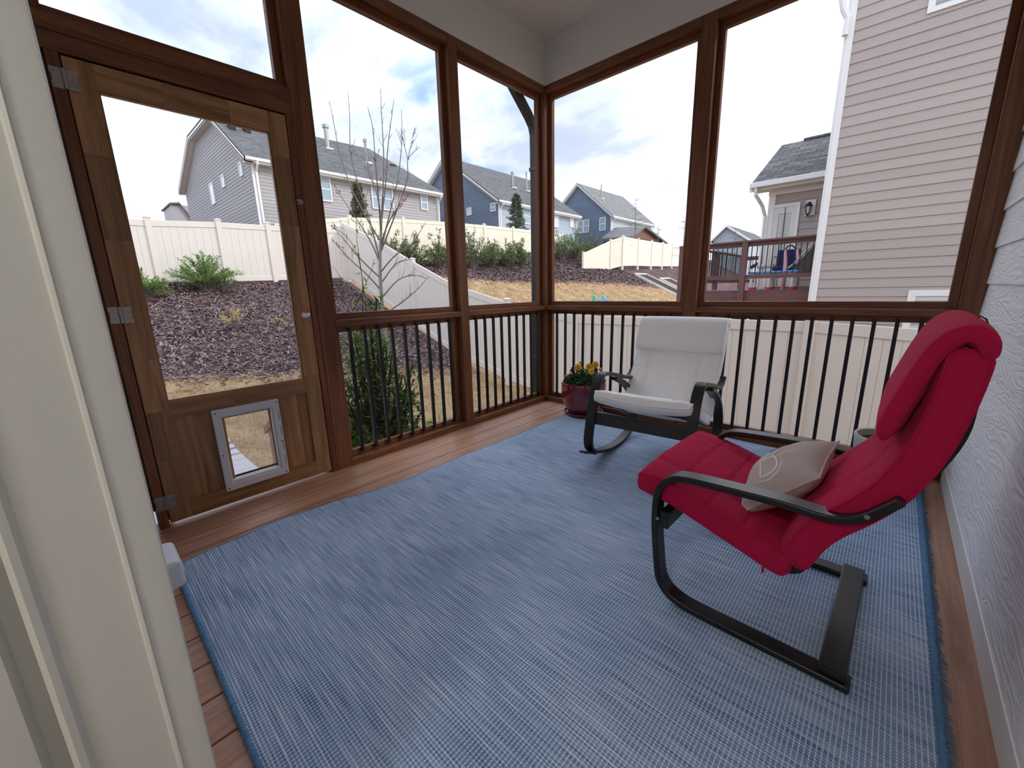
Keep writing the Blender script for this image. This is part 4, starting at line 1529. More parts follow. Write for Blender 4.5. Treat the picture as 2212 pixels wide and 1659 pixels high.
# ------------------------------------------------------------------ vinyl fences
def fence(name, posts, label, mat, height=None, group=None, bw=0.17, gap=0.006):
    """posts: list of (x, y, z_base, z_top)"""
    p0 = posts[0]
    t = root(name, p0[:3], label, 'fence', group)
    for x, y, zb, zt in posts:
        h = 0.062
        m_ = MB().box(x - h, x + h, y - h, y + h, zb - 0.25, zt + 0.05)
        p = m_.build('post', mat, t, bevel=0.004)
        c = MB().box(x - 0.072, x + 0.072, y - 0.072, y + 0.072, zt + 0.05, zt + 0.072)
        c.add([(x - 0.066, y - 0.066, zt + 0.072), (x + 0.066, y - 0.066, zt + 0.072), (x + 0.066, y + 0.066, zt + 0.072), (x - 0.066, y + 0.066, zt + 0.072), (x, y, zt + 0.10)],
              [(0, 1, 4), (1, 2, 4), (2, 3, 4), (3, 0, 4), (3, 2, 1, 0)])
        c.build('post_cap', mat, p)
    for a, b_ in zip(posts[:-1], posts[1:]):
        A, B = Vector((a[0], a[1], 0)), Vector((b_[0], b_[1], 0))
        d = (B - A)
        ln = d.length
        d.normalize()
        s = Vector((-d.y, d.x, 0))
        zb = lambda t_: a[2] + (b_[2] - a[2]) * t_ / ln
        zt = lambda t_: a[3] + (b_[3] - a[3]) * t_ / ln

        def slab(m_, t0, t1, f0, f1, hw):
            P = lambda t_, sg, zf: tuple(A + d * t_ + s * sg * hw + Vector((0, 0, zf(t_))))
            m_.hexa([P(t0, -1, f0), P(t1, -1, f0), P(t1, 1, f0), P(t0, 1, f0)], [P(t0, -1, f1), P(t1, -1, f1), P(t1, 1, f1), P(t0, 1, f1)])
        e = 0.060
        m_ = MB()
        n = max(1, int(round((ln - 2 * e) / bw)))
        w_ = (ln - 2 * e) / n
        for i in range(n):
            slab(m_, e + i * w_ + gap / 2, e + (i + 1) * w_ - gap / 2, lambda q: zb(q) + 0.10, lambda q: zt(q) - 0.08, 0.012)
        slab(m_, e, ln - e, lambda q: zb(q) + 0.10, lambda q: zt(q) - 0.08, 0.006)
        m_.build('panel', mat, t)
        m_ = MB()
        slab(m_, e, ln - e, lambda q: zt(q) - 0.145, lambda q: zt(q), 0.026)
        m_.build('top_rail', mat, t, bevel=0.004)
        m_ = MB()
        slab(m_, e, ln - e, lambda q: zb(q) + 0.02, lambda q: zb(q) + 0.155, 0.026)
        m_.build('bottom_rail', mat, t, bevel=0.004)
    return t


FX = [(-11.4, 3.36), (-9.45, 2.68), (-7.55, 1.90), (-5.80, 1.22), (-3.99, 0.80), (-2.14, 0.545), (-0.28, 0.555), (1.60, 0.56), (3.45, 0.46), (5.3, 0.42)]
fence('vinyl_fence', [(x, 3.7, z - 1.80, z) for x, z in FX], 'tan vinyl privacy fence beside the porch, stepping up the bank to the back corner', M['vinyl'])
fence('vinyl_fence', [(-11.4, y, z - 1.58, z) for y, z in ((3.575, 3.16), (1.42, 3.07), (0.20, 3.04), (-1.27, 2.95), (-3.1, 2.88), (-5.0, 2.85), (-7, 2.8), (-9, 2.8))], 'tan vinyl privacy fence at the top of the bank, seen through the screen door', M['vinyl'])
fence('vinyl_fence', [(-14.0, y, z - 1.83, z) for y, z in ((3.9, 3.80), (5.29, 4.02), (7.75, 4.20), (10.4, 4.33), (12.67, 4.40), (14.93, 4.45), (17.3, 4.48), (19.6, 4.48))], 'cream vinyl fence behind the row of leafy shrubs on the hill', M['vinyl_cream'])
fence('vinyl_fence', [(-11.7, 18.6, 1.35, 3.1), (-11.45, 21.35, 2.20, 3.98), (-11.15, 22.4, 2.42, 4.27), (-11.35, 25.0, 2.5, 4.30), (-11.6, 27.7, 2.55, 4.35), (-11.85, 30.3, 2.62, 4.42), (-12.1, 32.9, 2.7, 4.45), (-12.3, 35.6, 2.75, 4.5), (-12.5, 38.4, 2.8, 4.55)],
      'cream vinyl fence at the far right of the hill, below the dark blue house', M['vinyl_cream'])


# ------------------------------------------------------------------ lap siding builders
def lap_x(mb, x, y0, y1, z0, z1, exp=0.178, th=0.022):
    """courses on a wall facing +x"""
    z = z0
    while z < z1 - 0.01:
        t = min(z + exp, z1)
        mb.hexa([(x, y0, z), (x + th, y0, z), (x + th, y1, z), (x, y1, z)], [(x, y0, t), (x + 0.004, y0, t), (x + 0.004, y1, t), (x, y1, t)])
        z += exp
    return mb


def lap_y(mb, y, span, z0, z1, exp=0.178, th=0.022):
    """courses on a wall facing -y; span(z) -> (x0, x1)"""
    z = z0
    while z < z1 - 0.01:
        t = min(z + exp, z1)
        a, b_ = span(z), span(t)
        if a and b_ and a[1] > a[0]:
            mb.hexa([(a[0], y - th, z), (a[1], y - th, z), (a[1], y, z), (a[0], y, z)], [(b_[0], y - 0.004, t), (b_[1], y - 0.004, t), (b_[1], y, t), (b_[0], y, t)])
        z += exp
    return mb


def gable_span(poly):
    """poly: upper outline as a list of (x, z) from right eave over the ridge to the left eave"""
    right, left = [], []
    k = max(range(len(poly)), key=lambda i: poly[i][1])
    rs, ls = poly[:k + 1], poly[k:]

    def f(z):
        xr = rs[0][0] if z <= rs[0][1] else float(np.interp(z, [p[1] for p in rs], [p[0] for p in rs]))
        xl = ls[-1][0] if z <= ls[-1][1] else float(np.interp(z, [p[1] for p in ls[::-1]], [p[0] for p in ls[::-1]]))
        if z > poly[k][1] + 1e-6:
            return None
        return (min(xl, xr), max(xl, xr))
    return f


def win_x(t, x, y0, y1, z0, z1, glass='glass_far', hung=True, grid=False):
    """window on a wall facing +x"""
    f = 0.07
    m_ = MB().box(x, x + 0.05, y0, y0 + f, z0, z1).box(x, x + 0.05, y1 - f, y1, z0, z1).box(x, x + 0.05, y0 + f, y1 - f, z0, z0 + f).box(x, x + 0.05, y0 + f, y1 - f, z1 - f, z1)
    if hung:
        zm = (z0 + z1) / 2
        m_.box(x, x + 0.04, y0 + f, y1 - f, zm - 0.03, zm + 0.03)
    if grid:
        m_.box(x, x + 0.032, (y0 + y1) / 2 - 0.012, (y0 + y1) / 2 + 0.012, (z0 + z1) / 2, z1 - f).box(x, x + 0.032, y0 + f, y1 - f, z0 * .25 + z1 * .75 - 0.012, z0 * .25 + z1 * .75 + 0.012)
    w = m_.build('window', M['trim_white'], t)
    MB().box(x + 0.005, x + 0.02, y0 + f * 0.8, y1 - f * 0.8, z0 + f * 0.8, z1 - f * 0.8).build('pane', M[glass], w)
    return w


def win_y(t, y, x0, x1, z0, z1, glass='glass_far', hung=True, grid=False):
    f = 0.07
    m_ = MB().box(x0, x0 + f, y - 0.05, y, z0, z1).box(x1 - f, x1, y - 0.05, y, z0, z1).box(x0 + f, x1 - f, y - 0.05, y, z0, z0 + f).box(x0 + f, x1 - f, y - 0.05, y, z1 - f, z1)
    if hung:
        zm = (z0 + z1) / 2
        m_.box(x0 + f, x1 - f, y - 0.04, y, zm - 0.03, zm + 0.03)
    if grid:
        m_.box((x0 + x1) / 2 - 0.012, (x0 + x1) / 2 + 0.012, y - 0.032, y, z0 + f, z1 - f)
    w = m_.build('window', M['trim_white'], t)
    MB().box(x0 + f * 0.8, x1 - f * 0.8, y - 0.02, y - 0.005, z0 + f * 0.8, z1 - f * 0.8).build('pane', M[glass], w)
    return w


def roof_slab(mb, pts_lo, pts_hi, th=0.10):
    """sloping slab between a lower and an upper edge (each two points)"""
    (a, b_), (d, c) = pts_lo, pts_hi
    lo = [Vector(p) for p in (a, b_, c, d)]
    return mb.hexa([tuple(p - Vector((0, 0, th))) for p in lo], [tuple(p) for p in lo])


def far_house(label, prof, yg, y1, xw, zb, side_mat, rear_mat, roof_mat, trim_mat, hip=None, ov=0.35):
    """prof: roof outline on the gable (x, z) from the right eave edge; the rear wall at x = xw faces the yard"""
    t = root('house', (xw, (yg + y1) / 2, zb), label, 'house', 'two-storey houses beyond the fences')
    yw = yg + ov
    wallprof = [(xw, prof[0][1] + (prof[0][0] - xw) * (prof[1][1] - prof[0][1]) / (prof[0][0] - prof[1][0]) * 1.0)]
    wallprof += [(p[0], p[1] - 0.12) for p in prof[1:-1]] + [(prof[-1][0] + ov, prof[-1][1] + 0.1)]
    xl = wallprof[-1][0]
    ze = prof[0][1] - 0.16
    # solid core
    core = [(xw - 0.03, zb), (xw - 0.03, wallprof[0][1] - 0.1)] + [(p[0], p[1] - 0.1) for p in wallprof[1:]] + [(xl, zb)]
    MB().prism(core, lambda p, q, tt: (p, tt, q), yw + 0.03, y1 - ov).build('wall_core', M[side_mat], t)
    sp = gable_span(wallprof)
    lap_y(MB(), yw + 0.03, sp, zb, max(p[1] for p in wallprof) - 0.02).build('gable_wall', M[side_mat], t)
    lap_x(MB(), xw - 0.03, yw, y1 - ov, zb, ze).build('rear_wall', M[rear_mat], t)
    # roof
    mb = MB()
    k = max(range(len(prof)), key=lambda i: prof[i][1]) if hip is None else 1
    for i in range(len(prof) - 1):
        a, b_ = prof[i], prof[i + 1]
        if hip and i == 0:
            pts = [(a[0], yg, a[1]), (a[0], y1, a[1]), (b_[0], hip[0], hip[1]), (b_[0], yg, b_[1])]
            mb.hexa([(p[0], p[1], p[2] - 0.1) for p in pts], pts)
            pts = [(a[0], y1, a[1]), (prof[-1][0], y1, a[1]), (prof[-2][0], hip[0], hip[1]), (b_[0], hip[0], hip[1])]
            mb.hexa([(p[0], p[1], p[2] - 0.1) for p in pts], pts)
        else:
            yy = hip[0] if hip else y1
            zb2 = hip[1] if hip and i == 1 else b_[1]
            pts = [(a[0], yg, a[1]), (a[0], yy, (hip[1] if hip and i == 1 else a[1])), (b_[0], yy, b_[1]), (b_[0], yg, b_[1])]
            mb.hexa([(p[0], p[1], p[2] - 0.1) for p in pts], pts)
    mb.build('roof', M[roof_mat], t)
    # rake boards on the gable and eave fascia with gutter along the rear
    mb = MB()
    for a, b_ in zip(prof[:-1], prof[1:]):
        A, B = Vector((a[0], yg, a[1])), Vector((b_[0], yg, b_[1]))
        n_ = Vector((0, 0, -0.34))
        mb.hexa([tuple(A + n_), tuple(B + n_), tuple(B + n_ + Vector((0, 0.04, 0))), tuple(A + n_ + Vector((0, 0.04, 0)))],
                [tuple(A - Vector((0, 0, .06))), tuple(B - Vector((0, 0, .06))), tuple(B + Vector((0, 0.04, -.06))), tuple(A + Vector((0, .04, -.06)))])
        # soffit under the rake
        mb.hexa([tuple(A + n_ * 0.9), tuple(B + n_ * 0.9), tuple(B + n_ * 0.9 + Vector((0, ov + 0.05, 0))), tuple(A + n_ * 0.9 + Vector((0, ov + 0.05, 0)))],
                [tuple(A + n_ * 0.7), tuple(B + n_ * 0.7), tuple(B + n_ * 0.7 + Vector((0, ov + 0.05, 0))), tuple(A + n_ * 0.7 + Vector((0, ov + 0.05, 0)))])
    mb.build('rake_board', M[trim_mat], t)
    xe = prof[0][0]
    MB().box(xe - 0.06, xe, yg, y1, prof[0][1] - 0.30, prof[0][1] - 0.08).box(xw, xe - 0.06, yg + 0.02, y1 - 0.02, prof[0][1] - 0.30, prof[0][1] - 0.26).build('fascia', M[trim_mat], t)
    MB().box(xe, xe + 0.12, yg + 0.05, y1 - 0.05, prof[0][1] - 0.19, prof[0][1] - 0.05).build('gutter', M['trim_white'], t)
    for yy in (yw + 0.02, y1 - ov - 0.12):
        MB().box(xw - 0.02, xw + 0.03, yy, yy + 0.14, zb, ze).build('corner_board', M['trim_white'], t)
    for yy in (yw + 0.22, y1 - ov - 0.02):
        MB().tube([(xe + 0.06, yy, prof[0][1] - 0.16), (xe + 0.03, yy, prof[0][1] - 0.32), (xw + 0.08, yy, prof[0][1] - 0.65), (xw + 0.08, yy, zb)], 0.06, 8).build('downspout', M['trim_white'], t)
    return t


def pipe(t, x, y, z0, z1, r_, cap=0.0):
    p = MB().tube([(x, y, z0), (x, y, z1)], r_, 10)
    if cap:
        p.tube([(x, y, z1 - 0.16), (x, y, z1 + 0.03)], cap, 12)
    o = p.build('vent_pipe', M['steel'], t, smooth=40)
    MB().box(x - 0.02, x + 0.35, y - 0.22, y + 0.22, z0 - 0.12, z0 - 0.02).build('pipe_flashing', M['trim_white'], o)


# grey house
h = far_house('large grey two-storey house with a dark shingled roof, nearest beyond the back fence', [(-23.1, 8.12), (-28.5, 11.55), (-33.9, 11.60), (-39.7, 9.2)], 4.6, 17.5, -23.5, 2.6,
              'siding_grey_shaded', 'siding_grey', 'roof_dark', 'trim_cream', hip=(14.8, 11.75))
win_x(h, -23.49, 8.0, 9.15, 6.49, 7.86, 'glass_far', True, True)
win_x(h, -23.49, 11.78, 12.56, 6.45, 7.90)
win_x(h, -23.49, 12.58, 13.36, 6.45, 7.90)
win_x(h, -23.49, 15.59, 16.18, 6.83, 7.87, 'glass_far', True, True)
win_x(h, -23.49, 5.7, 6.8, 3.4, 4.95)
win_y(h, 4.96, -32.1, -31.2, 7.05, 8.36, 'glass_lite', False)
win_y(h, 4.96, -29.1, -28.5, 7.60, 8.30, 'glass_lite', False)
win_y(h, 4.96, -25.38, -24.85, 7.54, 8.24, 'glass_lite', False)
pipe(h, -27.0, 10.9, 10.60, 12.0, 0.14, 0.20)
pipe(h, -26.0, 13.1, 9.95, 11.40, 0.08, 0.12)
for y in (5.25, 6.0):
    MB().box(-26.8, -26.4, y - 0.17, y + 0.17, 10.25, 10.62).build('roof_vent', M['black_metal'], h, bevel=0.03)
MB().box(-26.4, -26.05, 15.1, 15.5, 9.95, 10.28).build('roof_vent', M['black_metal'], h, bevel=0.03)
# blue house
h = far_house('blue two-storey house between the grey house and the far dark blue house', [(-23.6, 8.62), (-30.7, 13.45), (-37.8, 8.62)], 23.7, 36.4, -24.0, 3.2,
              'siding_navy_shaded', 'siding_blue', 'roof_dark', 'trim_white')
for a, b_, c, d, g in ((27.14, 28.30, 7.03, 8.48, 'glass_far'), (28.42, 29.4, 7.03, 8.48, 'glass_far'), (31.0, 31.85, 7.15, 8.40, 'glass_lite'), (32.05, 32.8, 7.15, 8.40, 'glass_lite'), (34.8, 35.5, 7.40, 8.42, 'glass_lite')):
    win_x(h, -23.99, a, b_, c, d, g)
win_y(h, 24.06, -28.1, -27.45, 7.90, 8.57, 'glass_lite', False)
win_y(h, 24.06, -24.95, -24.3, 7.82, 8.52, 'glass_far', True, True)
pipe(h, -27.0, 29.27, 10.95, 12.35, 0.10, 0.16)
pipe(h, -27.0, 31.38, 10.95, 12.70, 0.08, 0.10)
# far navy house
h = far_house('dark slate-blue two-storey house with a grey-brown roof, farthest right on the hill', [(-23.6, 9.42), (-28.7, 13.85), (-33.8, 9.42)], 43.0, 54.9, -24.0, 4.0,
              'siding_navy_shaded', 'siding_pale_sunlit', 'roof_grey', 'trim_white')
win_y(h, 43.36, -28.65, -27.9, 7.9, 9.42)
win_y(h, 43.36, -27.85, -27.05, 7.9, 9.42)
win_y(h, 43.36, -25.55, -24.70, 7.9, 9.40)
win_x(h, -23.99, 48.7, 49.5, 8.3, 9.2)
win_x(h, -23.99, 51.9, 54.2, 8.75, 9.2)
pipe(h, -27.0, 46.0, 12.2, 13.85, 0.09, 0.0)
# its low gabled porch
mb = MB()
roof_slab(mb, ((-20.0, 41.3, 6.55), (-24.0, 41.3, 6.75)), ((-20.0, 44.3, 7.95), (-24.0, 44.3, 8.15)), 0.2)
roof_slab(mb, ((-20.0, 44.3, 7.95), (-24.0, 44.3, 8.15)), ((-20.0, 51.0, 6.45), (-24.0, 51.0, 6.65)), 0.2)
mb.build('porch_roof', M['roof_grey'], h)
MB().prism([(41.6, 6.5), (44.3, 7.75), (49.5, 6.5)], lambda p, q, tt: (tt, p, q), -20.6, -20.4).build('porch_gable', M['cedarY'], h)
MB().box(-24.0, -20.4, 41.7, 50.5, 3.5, 6.35).build('porch_wall', M['black_metal'], h)

# small far roof at the left, and pale house seen over the deck
t = root('house', (-57.0, 8.5, 5.0), 'small grey gabled house far behind the left edge of the grey house', 'house', 'houses far away')
MB().prism([(6.9, 5), (6.9, 11.0), (9.5, 11.1), (11.8, 8.0), (11.8, 5)], lambda p, q, tt: (tt, p, q), -62.0, -57.0).build('wall', M['siding_grey'], t)
MB().hexa([(-62.4, 6.75, 11.0), (-56.7, 6.75, 11.0), (-56.7, 7.6, 11.1), (-62.4, 7.6, 11.1)], [(-62.4, 6.75, 11.15), (-56.7, 6.75, 11.15), (-56.7, 7.6, 11.3), (-62.4, 7.6, 11.3)]).hexa(
    [(-62.4, 7.6, 11.1), (-56.7, 7.6, 11.1), (-56.7, 9.6, 7.6), (-62.4, 9.6, 7.6)], [(-62.4, 7.6, 11.3), (-56.7, 7.6, 11.3), (-56.7, 9.9, 7.6), (-62.4, 9.9, 7.6)]).build('roof', M['roof_grey'], t)
t = root('house', (-12.3, 52.0, 0.0), 'pale blue gabled house far away above the deck railing', 'house', 'houses far away')
MB().prism([(-14.2, 1.0), (-14.2, 6.15), (-12.8, 7.45), (-10.4, 5.85), (-10.4, 1.0)], lambda p, q, tt: (p, tt, q), 49.9, 62.0).build('wall', M['siding_blue'], t)
mb = MB()
roof_slab(mb, ((-14.5, 49.6, 6.05), (-14.5, 62.4, 6.05)), ((-12.8, 49.6, 7.68), (-12.8, 62.4, 7.68)), 0.14)
roof_slab(mb, ((-10.1, 49.6, 5.8), (-10.1, 62.4, 5.8)), ((-12.8, 49.6, 7.68), (-12.8, 62.4, 7.68)), 0.14)
mb.build('roof', M['roof_dark'], t)
mb = MB()
roof_slab(mb, ((-14.5, 49.5, 6.05), (-14.5, 49.6, 6.05)), ((-12.8, 49.5, 7.68), (-12.8, 49.6, 7.68)), 0.25)
roof_slab(mb, ((-10.1, 49.5, 5.8), (-10.1, 49.6, 5.8)), ((-12.8, 49.5, 7.68), (-12.8, 49.6, 7.68)), 0.25)
mb.build('rake_board', M['trim_white'], t)


# ------------------------------------------------------------------ the neighbouring taupe house, deck and its things
def neighbour():
    t = root('house', (3.5, 8.5, -1.2), 'tall taupe lap-sided house wall with white corner trim close beside the porch', 'house')
    MB().box(1.20, 12.0, 7.02, 12.4, -1.2, 8.5).build('wall_core', M['siding_taupe'], t)
    lap_y(MB(), 7.0, lambda z: (1.245, 12.0), -1.2 + 0.02, 8.5, exp=0.1645, th=0.018).build('side_wall', M['siding_taupe'], t)
    MB().box(1.150, 1.2445, 6.965, 7.03, -1.2, 8.5).build('corner_board', M['trim_white'], t, bevel=0.003)
    MB().box(1.115, 1.1495, 6.975, 7.10, -1.2, 8.5).build('corner_board', M['trim_white'], t, bevel=0.003)
    # gutter elbow high on the corner
    MB().tube([(1.13, 6.93, 5.2), (1.14, 6.93, 5.45), (1.06, 6.92, 5.62), (1.0, 6.9, 5.9)], 0.05, 8).build('downspout', M['trim_white'], t)
    # upper window
    w = MB()
    x0, x1, z0, z1, f = 2.14, 3.3, 5.13, 6.7, 0.085
    y = 6.965
    w.box(x0, x0 + f, y, 7.01, z0, z1).box(x1 - f, x1, y, 7.01, z0, z1).box(x0 + f, x1 - f, y, 7.01, z0, z0 + 0.07).box(x0 + f, x1 - f, y, 7.01, z1 - f, z1)
    w = w.build('window', M['trim_white'], t)
    MB().box(x0 + f, x1 - f, 6.988, 7.0, z0 + 0.07, z1 - f).build('pane', M['glass_far'], w)
    # lower framed panel
    w = MB()
    x0, x1, z0, z1, f = 2.54, 3.6, -0.2, 0.895, 0.10
    w.box(x0, x1, 6.970, 7.01, z1 - f, z1).box(x0, x0 + f, 6.970, 7.01, z0, z1 - f).box(x1 - f, x1, 6.970, 7.01, z0, z1 - f).box(x0 + f, x1 - f, 6.975, 7.01, z0, z0 + f)
    w = w.build('window', M['trim_white'], t)
    MB().box(x0 + f, x1 - f, 6.990, 7.0, z0 + f, z1 - f).build('pane', M['glass_lite'], w)
    # rear wing
    y = 10.0
    MB().box(-0.36, 1.25, y + 0.03, 15.0, -1.2, 3.5).build('wing_core', M['siding_taupe'], t)
    lap_y(MB(), y + 0.03, lambda z: (-0.26, 1.24), 0.97, 3.42, exp=0.178, th=0.02).build('wing_wall', M['siding_taupe'], t)
    MB().box(-0.40, -0.25, y - 0.01, y + 0.06, -1.2, 3.45).build('corner_board', M['trim_white'], t)
    MB().box(-0.42, 1.24, y - 0.005, y + 0.035, 3.30, 3.45).build('frieze_board', M['trim_white'], t)
    MB().box(-0.2, 1.2, y - 0.02, y + 0.04, -1.2, 0.70).build('foundation', M['black_metal'], t)
    mb = MB()
    roof_slab(mb, ((-0.75, 9.58, 3.60), (1.8, 9.58, 3.60)), ((-0.75, 12.5, 5.12), (1.8, 12.5, 5.12)), 0.1)
    roof_slab(mb, ((-0.75, 15.4, 3.60), (1.8, 15.4, 3.60)), ((-0.75, 12.5, 5.12), (1.8, 12.5, 5.12)), 0.1)
    mb.box(-0.20, 1.8, 12.42, 12.58, 5.10, 5.16)
    mb.build('wing_roof', M['roof_near'], t)
    mb = MB()
    roof_slab(mb, ((-0.78, 9.56, 3.55), (-0.70, 9.56, 3.55)), ((-0.78, 12.5, 5.07), (-0.70, 12.5, 5.07)), 0.18)
    mb.build('rake_board', M['trim_white'], t)
    MB().box(-0.72, 1.24, 9.62, 10.0, 3.40, 3.44).box(-0.75, 1.24, 9.60, 9.63, 3.40, 3.55).build('soffit', M['trim_cream'], t)
    MB().box(-0.76, 1.24, 9.46, 9.59, 3.46, 3.585).build('gutter', M['trim_white'], t, bevel=0.015)
    MB().tube([(-0.62, 9.52, 3.46), (-0.62, 9.55, 3.30), (-0.50, 9.80, 3.05), (-0.44, 9.94, 2.80), (-0.44, 9.94, 0.97)], 0.045, 8).build('downspout', M['trim_white'], t)
    # french door
    d = MB().box(-0.33, -0.26, y - 0.03, y + 0.02, 0.97, 3.05).box(0.24, 0.31, y - 0.03, y + 0.02, 0.97, 3.05).box(-0.26, 0.24, y - 0.03, y + 0.02, 2.98, 3.05).build('door', M['trim_white'], t)
    m_ = MB()
    for a, b_ in ((-0.26, -0.14), (0.13, 0.24)):
        m_.box(a, b_, y - 0.015, y + 0.02, 0.98, 2.98)
    m_.box(-0.14, 0.13, y - 0.015, y + 0.02, 2.82, 2.98).box(-0.14, 0.13, y - 0.015, y + 0.02, 0.98, 1.20)
    m_.build('door_stiles', M['trim_cream'], d)
    MB().box(-0.14, 0.13, y + 0.005, y + 0.018, 1.20, 2.82).build('pane', M['glass_far'], d)
    m_ = MB()
    for k in range(40):
        zz = 1.22 + k * 0.04
        m_.hexa([(-0.135, y - 0.002, zz), (0.125, y - 0.002, zz), (0.125, y + 0.003, zz), (-0.135, y + 0.003, zz)], [(-0.135, y - 0.006, zz + 0.024), (0.125, y - 0.006, zz + 0.024), (0.125, y - 0.001, zz + 0.024), (-0.135, y - 0.001, zz + 0.024)])
    m_.build('blinds', M['trim_white'], d)
    MB().box(-0.012, 0.006, y - 0.02, y, 1.0, 2.97).build('astragal', M['bronze'], d)
    # lantern
    L_ = root('wall_lantern', (0.52, 9.95, 2.86), 'black carriage lantern on a white block beside the glazed door', 'lantern')
    MB().box(0.43, 0.63, 9.955, 9.985, 2.70, 3.06).build('mount_block', M['trim_white'], L_)
    MB().tube([(0.53, 9.95, 2.98), (0.53, 9.86, 3.0), (0.51, 9.82, 2.96)], 0.012, 6).build('arm', M['black_metal'], L_)
    MB().lathe([(0.0001, 3.0), (0.03, 2.98), (0.085, 2.91), (0.088, 2.895), (0.0001, 2.895)], 0.51, 9.82, 10).build('cap', M['black_metal'], L_)
    m_ = MB()
    for k in range(6):
        a = 2 * PI * k / 6
        m_.tube([(0.51 + 0.07 * math.cos(a), 9.82 + 0.07 * math.sin(a), 2.895), (0.51 + 0.045 * math.cos(a), 9.82 + 0.045 * math.sin(a), 2.72)], 0.007, 5)
    m_.lathe([(0.0001, 2.66), (0.02, 2.69), (0.05, 2.72), (0.0001, 2.725)], 0.51, 9.82, 10)
    m_.build('cage', M['black_metal'], L_)
    MB().lathe([(0.040, 2.726), (0.060, 2.89), (0.0001, 2.891)], 0.51, 9.82, 10).build('lantern_glass', M['glass_lite'], L_)


neighbour()


def deck():
    t = root('wooden_deck', (-0.3, 9.0, -1.2), 'raised red-brown wooden deck with dark balusters behind the taupe house', 'deck')
    X0, X1, Y0, Y1, ZF, ZT = -1.5, 1.10, 7.3, 12.4, 0.93, 1.98
    m_ = MB()
    y = Y0
    while y < 9.96:
        m_.box(X0, X1, y, min(y + 0.138, 9.95), ZF - 0.03, ZF)
        y += 0.143
    y = 10.0
    while y < Y1:
        m_.box(X0, -0.45, y, min(y + 0.138, Y1), ZF - 0.03, ZF)
        y += 0.143
    m_.build('deck_boards', M['deckbrownX'], t)
    MB().box(X0, X1, Y0 - 0.04, Y0, 0.70, 0.905).build('rim_joist', M['deckbrownX'], t)
    MB().box(X0 - 0.04, X0, Y0 - 0.04, Y1, 0.70, 0.905).build('rim_joist', M['deckbrownY'], t)

    def post(x, y, z0=-1.25, z1=ZT - 0.03, w_=0.055):
        MB().box(x - w_, x + w_, y - w_, y + w_, z0, z1).build('post', M['deckbrownZ'], t)
    post(X0, Y0 - 0.09, -1.25)
    post(-0.155, Y0 - 0.09, 0.66)
    post(X0, 9.8, 0.7)
    post(X0, Y1, -1.25)
    post(-0.5, Y1, 0.7)
    post(-1.12, 7.5, -1.25, 0.70, 0.07)
    post(-0.72, 8.2, -1.25, 0.70, 0.07)
    MB().box(X0 - 0.06, X1, Y0 - 0.15, Y0 - 0.01, ZT - 0.035, ZT).build('cap_rail', M['deckbrownX'], t)
    MB().box(X0, X1, Y0 - 0.075, Y0 - 0.04, ZT - 0.125, ZT - 0.036).build('upper_rail', M['deckbrownX'], t)
    MB().box(X0, X1, Y0 - 0.075, Y0 - 0.04, 1.18, 1.265).build('lower_rail', M['deckbrownX'], t)
    n = 26
    for i in range(n):
        x = X0 + 0.1 + (X1 - X0 - 0.15) * i / (n - 1)
        if abs(x + 0.155) < 0.07: continue
        MB().box(x - 0.008, x + 0.008, Y0 - 0.065, Y0 - 0.049, 1.24, ZT - 0.1).build('baluster', M['black_metal'], t)
    # side and rear rails
    MB().box(X0 - 0.07, X0 + 0.07, Y0, Y1 + 0.06, ZT - 0.04, ZT).build('cap_rail', M['deckbrownY'], t)
    MB().box(X0 - 0.02, X0 + 0.02, Y0, Y1, 1.12, 1.21).build('lower_rail', M['deckbrownY'], t)
    for i in range(36):
        y = Y0 + 0.12 + (Y1 - Y0 - 0.2) * i / 35
        MB().box(X0 - 0.009, X0 + 0.009, y - 0.009, y + 0.009, 1.2, ZT - 0.04).build('baluster', M['black_metal'], t)
    MB().box(X0, -0.5, Y1 - 0.03, Y1 + 0.03, ZT - 0.16, ZT - 0.04).build('upper_rail', M['deckbrownX'], t)
    MB().box(X0, -0.5, Y1 - 0.02, Y1 + 0.02, 1.12, 1.21).build('lower_rail', M['deckbrownX'], t)
    for i in range(9):
        x = X0 + 0.12 + i * 0.1
        MB().box(x - 0.008, x + 0.008, Y1 - 0.008, Y1 + 0.008, 1.2, ZT - 0.1).build('baluster', M['black_metal'], t)
    # stair rail leading off the far end
    MB().hexa([(X0 + 0.25, Y1 + 0.05, 1.55), (X0 + 0.30, Y1 + 0.05, 1.55), (-0.45, Y1 + 0.9, 2.1), (-0.50, Y1 + 0.9, 2.1)], [(X0 + 0.25, Y1 + 0.05, 1.65), (X0 + 0.30, Y1 + 0.05, 1.65), (-0.45, Y1 + 0.9, 2.2), (-0.50, Y1 + 0.9, 2.2)]).build('stair_rail', M['deckbrownX'], t)
    # lattice under the deck
    m_ = MB()
    for k in range(9):
        x = -1.25 + k * 0.10
        m_.hexa([(x, 8.60, 0.1), (x + 0.035, 8.60, 0.1), (x + 0.035, 8.61, 0.1), (x, 8.61, 0.1)], [(x + 0.6, 8.60, 0.70), (x + 0.635, 8.60, 0.70), (x + 0.635, 8.61, 0.70), (x + 0.6, 8.61, 0.70)])
        m_.hexa([(x + 0.6, 8.612, 0.1), (x + 0.635, 8.612, 0.1), (x + 0.635, 8.62, 0.1), (x + 0.6, 8.62, 0.1)], [(x, 8.612, 0.70), (x + 0.035, 8.612, 0.70), (x + 0.035, 8.62, 0.70), (x, 8.62, 0.70)])
    m_.build('lattice', M['deckbrownX'], t)
    MB().box(-0.10, 1.1, 8.4, 8.44, -1.2, 0.69).build('skirt_board', M['black_metal'], t)


